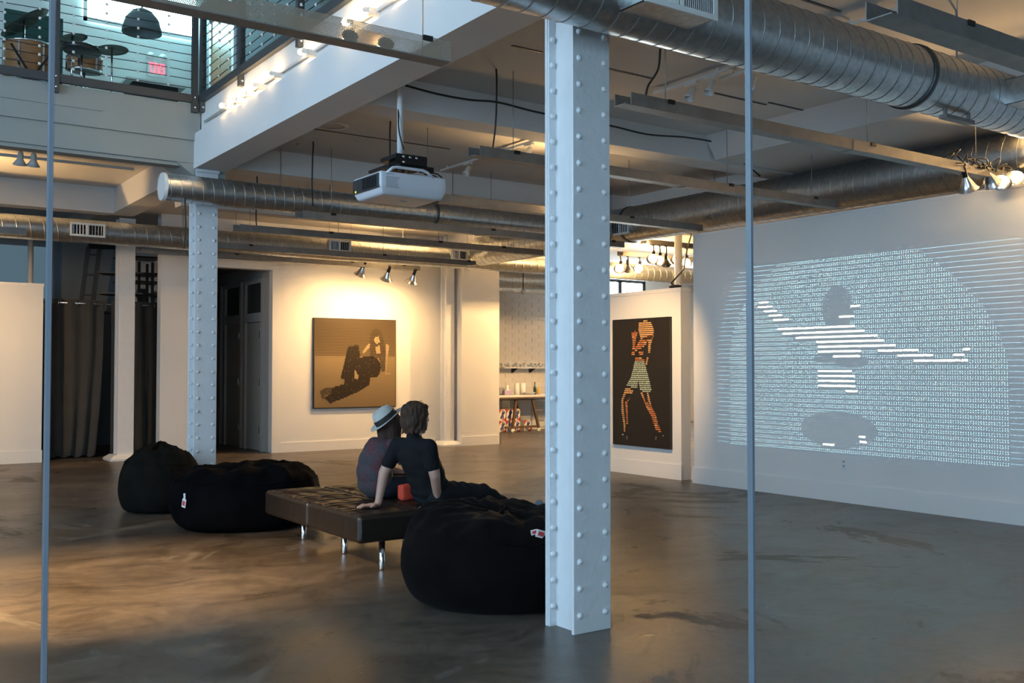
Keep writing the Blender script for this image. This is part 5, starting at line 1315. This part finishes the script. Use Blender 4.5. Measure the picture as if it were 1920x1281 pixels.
# ================================================================== BALCONY RAILING
def post(parent, x, y, z0=ZD-.10, z1=ZD+1.05, w=.06):
    p = MB().box(x-w/2, x+w/2, y-w/2, y+w/2, z0, z1).build('post', MAT['rail_metal'], parent)
    for bz in (z0+.05, z0+.16): MB().ball((x, y-w/2, bz), .016, 8, 6).build('bolt', MAT['alu'], p)
def railing(label, pts_posts, a, b, axis, posts):
    r = empty('cable_railing', (Vector(a)+Vector(b))/2, label, 'railing', 'balcony railings')
    a = Vector(a); b = Vector(b)
    MB().bar(a + Vector((0, 0, .05)), b + Vector((0, 0, .05)), .05, .085).build('bottom_rail', MAT['rail_metal'], r)
    MB().bar(a + Vector((0, 0, 1.05)), b + Vector((0, 0, 1.05)), .06, .05).build('top_rail', MAT['rail_metal'], r)
    for p in posts: post(r, *p)
    n = 9; d = (b-a); Ln = d.length; d.normalize()
    for i in range(n):
        z = .165 + i*.094; pts = []
        k = int(Ln/.31)
        for q in range(k+1):
            pts.append(a + d*(Ln*q/k) + Vector((0, 0, z - .006*math.sin(q*1.3+i))))
        c = MB().tube(pts, .0045, 5).build('cable', MAT['cable'], r)
        bb = MB()
        for q in range(1, k):
            bb.ball(pts[q], .0155, 8, 6)
        bb.build('clip_balls', MAT['white_plastic'], c, kind='stuff')
    return r
xq = atY(104, 150, 10.97).x
railing('cable railing along the balcony edge at the upper left', None, (-4.0, 10.97, ZD), (3.40, 10.97, ZD), 0, [(xq, 10.96), (3.36, 10.96), (xq-2.3, 10.96), (xq-4.4, 10.96)])
railing('cable railing running above the main beam and its globe bulbs', None, (3.42, 10.95, ZD), (3.42, 0.0, ZD), 1, [(3.43, 10.9)] + [(3.43, y) for y in (atX(447, 120, 3.40).y, atX(556, 90, 3.40).y, 6.75, 5.3, 3.9)])

# ================================================================== UPPER FLOOR THINGS
YD = 12.3
def drum(label, c, r, h, tilt=0.0):
    d = empty('drum', c, label, 'drum', 'drum kit on the balcony'); R = Matrix.Rotation(tilt, 3, 'X'); c = Vector(c)
    MB().lathe([(r, -h/2), (r, h/2)], 28, c, R).build('shell', MAT['wood_red'], d)
    MB().lathe([(.001, h/2+.004), (r*.98, h/2+.004), (r*1.02, h/2-.004)], 28, c, R).build('head', MAT['drum_head'], d)
    MB().lathe([(.001, -h/2-.004), (r*.98, -h/2-.004), (r*1.02, -h/2+.004)], 28, c, R).build('head', MAT['drum_head'], d)
    for s_ in (1, -1): MB().tube([c + R @ Vector((r*1.025*math.cos(2*math.pi*i/28), r*1.025*math.sin(2*math.pi*i/28), s_*h/2)) for i in range(28)], .012, 6, closed=True).build('hoop', MAT['chrome'], d)
    for i in range(6):
        q = 2*math.pi*i/6; MB().bar(c + R @ Vector((r*1.03*math.cos(q), r*1.03*math.sin(q), -h*.45)), c + R @ Vector((r*1.03*math.cos(q), r*1.03*math.sin(q), h*.45)), .02, .02).build('lug', MAT['chrome'], d)
    return d
def tripod(parent, x, y, z0, z1):
    MB().tube([(x, y, z0+.28), (x, y, z1)], .012, 8).build('pole', MAT['chrome'], parent)
    for i in range(3):
        q = 2.1*i+.4; MB().tube([(x, y, z0+.40), (x+.24*math.cos(q), y+.24*math.sin(q), z0+.01)], .009, 6).build('leg', MAT['chrome'], parent)
p = atY(158, 122, YD+.25); dr1 = drum('wooden snare drum on a stand behind the black drum stool', p, .19, .15, math.radians(3)); tripod(dr1, p.x, p.y, ZD, p.z-.09)
p = atY(153, 95, YD-.25); st_ = empty('drum_stool', p, 'round black drum stool behind the balcony railing', 'stool')
MB().lathe([(.001, -.055), (.12, -.05), (.19, -.03), (.215, .0), (.21, .03), (.18, .048), (.001, .05)], 28, p, Matrix.Rotation(.06, 3, 'Y')).build('cushion', MAT['drum_head'], st_); tripod(st_, p.x, p.y, ZD, p.z-.03)
p = atY(52, 100, YD+.3); dr2 = drum('large wooden floor drum at the upper left corner', (p.x, p.y, ZD+.60), .25, .44, 0.0)
MB().bar((p.x-.22, p.y-.29, ZD+.02), (p.x+.22, p.y-.29, ZD+.72), .022, .022).build('spur', MAT['black_metal'], dr2); MB().bar((p.x+.22, p.y-.31, ZD+.02), (p.x-.22, p.y-.31, ZD+.72), .022, .022).build('spur', MAT['black_metal'], dr2)
for (px, py, r_, lab, tl) in ((210, 92, .185, 'dark cymbal on a stand in front of the bright window', -.05), (135, 70, .17, 'pale cymbal behind the tom drum', .1), (45, 40, .30, 'large tilted cymbal above the wooden floor drum', .5)):
    p = atY(px, py, YD+.15); cy_ = empty('cymbal', p, lab, 'cymbal', 'drum kit on the balcony')
    MB().lathe([(.001, .03), (.03, .026), (.05, .008), (r_*.7, -.002), (r_, -.012), (r_, -.015), (r_*.7, -.006), (.05, .004), (.001, .02)], 30, p, Matrix.Rotation(-tl-.12, 3, 'Y') @ Matrix.Rotation(-.08, 3, 'X')).build('plate', MAT['cymbal'], cy_)
    tripod(cy_, p.x, p.y, ZD, p.z+.05)
p0_ = atY(9, 15, 13.6); p1_ = atY(117, 150, 13.6)
tag(MB().box(p0_.x, p1_.x, 13.6, 13.66, ZD, p0_.z).build('green_board', MAT['teal_board']), 'dark green board behind the drum kit', 'board')
pc_ = atY(266, 45, 13.4)
pl_ = empty('pendant_lamp', pc_, 'grey dome pendant lamp in front of the bright upper window', 'lamp')
MB().lathe([(.001, .20), (.05, .20), (.13, .16), (.21, .06), (.245, -.06), (.25, -.12), (.243, -.12), (.235, -.06), (.20, .05), (.12, .15), (.001, .18)], 30, pc_).build('shade', MAT['rail_metal'] if False else mat('grey lamp enamel', (.13, .16, .17), .5), pl_)
MB().tube([pc_ + Vector((0, 0, .2)), (pc_.x, pc_.y, 7.2)], .012, 8).build('cord', MAT['cable'], pl_)
# exit sign (its back is towards us, so the word reads mirrored) with two emergency heads
pe = atY(293, 129, 14.972); ex = empty('exit_sign', pe, 'red lit exit sign with two emergency heads, reading mirrored', 'sign')
rounded((.27, .05, .25), .012, 5, pe).build('housing', MAT['white_plastic'], ex)
G = {'E': ['11111','1....','1....','1111.','1....','1....','11111'], 'X': ['1...1','1...1','.1.1.','..1..','.1.1.','1...1','1...1'], 'I': ['.111.','..1..','..1..','..1..','..1..','..1..','.111.'], 'T': ['11111','..1..','..1..','..1..','..1..','..1..','..1..']}
cell = .0095; gw_ = 5*cell; wx = pe.x + .5*(4*gw_ + 3*.011)
for ch in 'EXIT':
    m = MB()
    for rr_, line_ in enumerate(G[ch]):
        for cc_, v in enumerate(line_):
            if v == '1': x = wx - (cc_+1)*cell; zt2 = pe.z + .075 - rr_*.0215; m.box(x, x+cell, pe.y-.031, pe.y-.024, zt2-.0215, zt2)
    m.build('letter', MAT['sign_red'], ex); wx -= gw_ + .011
for s_ in (-1, 1):
    MB().lathe([(.001, .05), (.05, .04), (.06, -.03), (.055, -.035), (.001, -.02)], 18, pe + Vector((s_*.085, -.01, .17)), Matrix.Rotation(math.radians(75), 3, 'X')).build('emergency_head', MAT['white_plastic'], ex)
pw = atY(292, 161, 14.4); wq = atY(333, 172, 14.4).x - atY(248, 172, 14.4).x
cb_ = empty('dark_cabinet', (pw.x, 14.6, ZD), 'low dark cabinet under the exit sign', 'cabinet')
MB().box(pw.x-wq/2, pw.x+wq/2, 14.4, 14.9, ZD+.04, pw.z+.02).build('body', MAT['black_metal'], cb_); MB().box(pw.x-wq/2-.1, pw.x+wq/2+.1, 14.36, 14.92, pw.z+.02, pw.z+.06).build('top', MAT['white_plastic'], cb_)
# shelf of dark boxes seen through the railing further right
p = atX(495, 30, 4.55); 
bk = empty('dark_bookcase', (4.5, p.y, ZD), 'dark wooden bookcase behind the railing above the globe bulbs', 'bookcase')
MB().box(4.30, 4.58, 8.7, 9.75, ZD, ZD+1.6).build('body', mat('dark stained wood', (.03, .022, .015), .5), bk)
for i in range(4): MB().box(4.27, 4.31, 8.7, 9.75, ZD+.2+i*.4, ZD+.23+i*.4).build('shelf_edge', MAT['table_wood'], bk)

# ================================================================== CEILING FITTINGS
def track(label, pa, pb, heads, zt=ZC, drop=.05):
    a = atZ(*pa, zt-drop); b_ = atZ(*pb, zt-drop); xm_ = (a.x+b_.x)/2
    y0_, y1_ = sorted((a.y, b_.y))
    r = empty('track_light', (xm_, (y0_+y1_)/2, zt), label, 'track light', 'white ceiling track lights')
    MB().box(xm_-.018, xm_+.018, y0_, y1_, zt-drop, zt-drop+.022).build('track', MAT['white_plastic'], r)
    for yy in (y0_+.15, y1_-.15): MB().box(xm_-.008, xm_+.008, yy-.008, yy+.008, zt-drop+.02, zt).build('stem', MAT['white_plastic'], r)
    for t_ in heads:
        y = y0_ + (y1_-y0_)*t_; R = Matrix.Rotation(.5, 3, 'Y')
        MB().box(xm_-.02, xm_+.02, y-.07, y+.07, zt-drop-.02, zt-drop).build('adapter', MAT['white_plastic'], r)
        MB().lathe([(.02, .05), (.03, .04), (.032, -.03), (.045, -.055), (.046, -.075), (.040, -.07), (.001, -.05)], 16, (xm_, y, zt-drop-.085), R).build('head', MAT['white_plastic'], r)
    return r
track('white ceiling track with two heads right of the foreground column', (1230, 178), (1370, 130), (.25, .5))
track('white ceiling track with one head near the duct, by the glass joint', (1350, 150), (1475, 112), (.5,))
track('white ceiling track with small heads behind the projector rail', (830, 322), (1010, 262), (.1, .7))
track('white ceiling track near the top right corner', (1560, 60), (1690, 18), ())
track('white ceiling track with a head under the balcony at the far left', (-40, 278), (60, 300), (.6,)) if False else None
def slim_track(label, px0_, px1_, py, heads):
    a = atZ(px0_, py[0], ZC-.06); b_ = atZ(px1_, py[1], ZC-.06); y = (a.y+b_.y)/2
    r = empty('track_light', ((a.x+b_.x)/2, y, ZC), label, 'track light', 'white ceiling track lights')
    MB().box(min(a.x, b_.x), max(a.x, b_.x), y-.018, y+.018, ZC-.06, ZC-.03).build('track', MAT['white_plastic'], r)
    for px in heads:
        x = atY(px, 285, y).x; MB().lathe([(.02, .07), (.03, .05), (.035, -.02), (.075, -.08), (.07, -.078), (.03, -.02)], 16, (x, y, ZC-.15), Matrix.Rotation(.4, 3, 'X')).build('head', MAT['white_plastic'], r)
slim_track('white track with two small spot heads under the balcony', -20, 125, (273, 292), (38, 63))
slim_track('bare white track under the balcony', -20, 250, (289, 320), ())
def hang_cable(label, pts, r_=.008):
    tag(MB().tube(smooth_path([Vector(p) for p in pts]), r_, 6).build('hanging_cable', MAT['cable']), label, 'cable', 'black hanging cables')
def smooth_path(pts, k=6):
    out = []
    for i in range(len(pts)-1):
        p0, p1, p2, p3 = pts[max(i-1, 0)], pts[i], pts[i+1], pts[min(i+2, len(pts)-1)]
        for j in range(k):
            t = j/k; out.append(.5*((2*p1)+(-p0+p2)*t+(2*p0-5*p1+4*p2-p3)*t*t+(-p0+3*p1-3*p2+p3)*t**3))
    return out + [pts[-1]]
hang_cable('black cable dropping from the ceiling to the rail right of the projector', [atY(910, 80, yc+.2), atY(929, 120, yc+.05), atY(931, 190, yc), atY(928, 245, yc), (atY(922, 277, yc).x, yc, 3.24)])
hang_cable('black cable dropping down to the rail below the middle duct', [(atY(572, 246, ye).x-.1, ye, ZC-.0), atY(585, 262, ye-.2), atY(586, 300, ye-.2), atY(585, 350, ye-.2), atY(587, 386, ye-.06)])
hang_cable('black cable hanging left of the projector pole', [atY(680, 201, 9.0), atY(720, 206, 9.0), atY(731, 222, 9.0), atY(731, 250, 9.0), atY(731, 292, 9.0), (atY(731, 340, 9.0).x, yd, 3.26)])
hang_cable('black cable dropping to the rail right of the foreground column', [atY(1238, 92, yb), atY(1234, 130, yb), atY(1216, 160, yb), atY(1211, 178, yb)])
hang_cable('black cable in front of the riveted column behind the bean bags', [atY(347, 368, 10.75), atY(347, 385, 10.6), atY(348, 430, 10.6), atY(345, 466, 10.6)])
hang_cable('black cable hanging at the far left end of the far duct', [atY(478, 292, 12.4), atY(482, 340, 12.4), atY(480, 400, 12.4), atY(481, 425, 12.4)])
hang_cable('black cable running beside the white projector pole', [atY(748, 160, 7.3), atY(747, 200, 7.25), atY(748, 245, 7.2), atY(757, 280, 7.2)], .006)
yc1 = 7.60
cpts = [atY(760, 160, yc1), atY(820, 176, yc1-.03), atY(880, 187, yc1-.03), atY(935, 192, yc1-.03), atY(1015, 212, yc1-.03), atY(1137, 234, yc1-.03), atY(1215, 252, yc1-.03), atY(1290, 258, yc1-.03), atY(1350, 271, yc1-.03), atY(1395, 305, yc1-.03), atY(1425, 330, yc1-.03)]
tag(MB().tube(smooth_path(cpts), .009, 6).build('long_cable', MAT['cable']), 'long black cable swagged along the cross beam from projector to duct', 'cable')
# tangle of cords on the right rail
tg = []
for i in range(40):
    t = i/39; tg.append(Vector((8.05 + 1.0*t + .05*math.sin(i*1.9), yb-.05 + .04*math.cos(i*2.3), 3.30 + .045*math.sin(i*1.7) + (.06 if i % 9 == 4 else 0))))
tag(MB().tube(smooth_path(tg, 5), .006, 5).build('cord_tangle', MAT['cable']), 'tangled black extension cord lying on the right rail', 'cord')
for lab, pts in (('clamp_cord', None),):
    pass
p = atZ(622, 236, ZC-.004); tag(MB().lathe([(.13, 0), (.17, 0), (.175, .004), (.13, .004)], 32, (p.x, p.y, ZC-.008)).build('ceiling_speaker', MAT['trim']), 'round recessed speaker in the ceiling beside the main beam', 'speaker')
p = atZ(665, 200, ZC-.02); tag(rounded((.14, .14, .05), .02, 5, (p.x, p.y, ZC-.025)).build('junction_cover', MAT['white_plastic']), 'white junction cover on the ceiling beside the main beam', 'junction box')
p = atX(1583, 870, XW); oc = empty('wall_outlet', (XW-.005, p.y, p.z), 'white wall outlet below the projected image', 'outlet')
rounded((.008, .075, .115), .003, 4, (XW-.004, p.y, p.z)).build('plate', MAT['trim'], oc)
for dz in (-.024, .024): MB().box(XW-.0095, XW-.007, p.y-.015, p.y+.015, p.z+dz-.013, p.z+dz+.013).build('socket', MAT['print_grey'], oc)
p = atY(1797, 222, Y1-.1); tag(MB().box(p.x-.17, p.x+.17, Y1-.12, Y1-.06, Z1-R1-.055, Z1-R1-.03).box(p.x-.15, p.x-.13, Y1-.10, Y1-.08, Z1-R1-.03, Z1-R1+.03).box(p.x+.13, p.x+.15, Y1-.10, Y1-.08, Z1-R1-.03, Z1-R1+.03).build('small_rail', MAT['strut']), 'short metal bar hanging under the wide duct at the right', 'bracket')
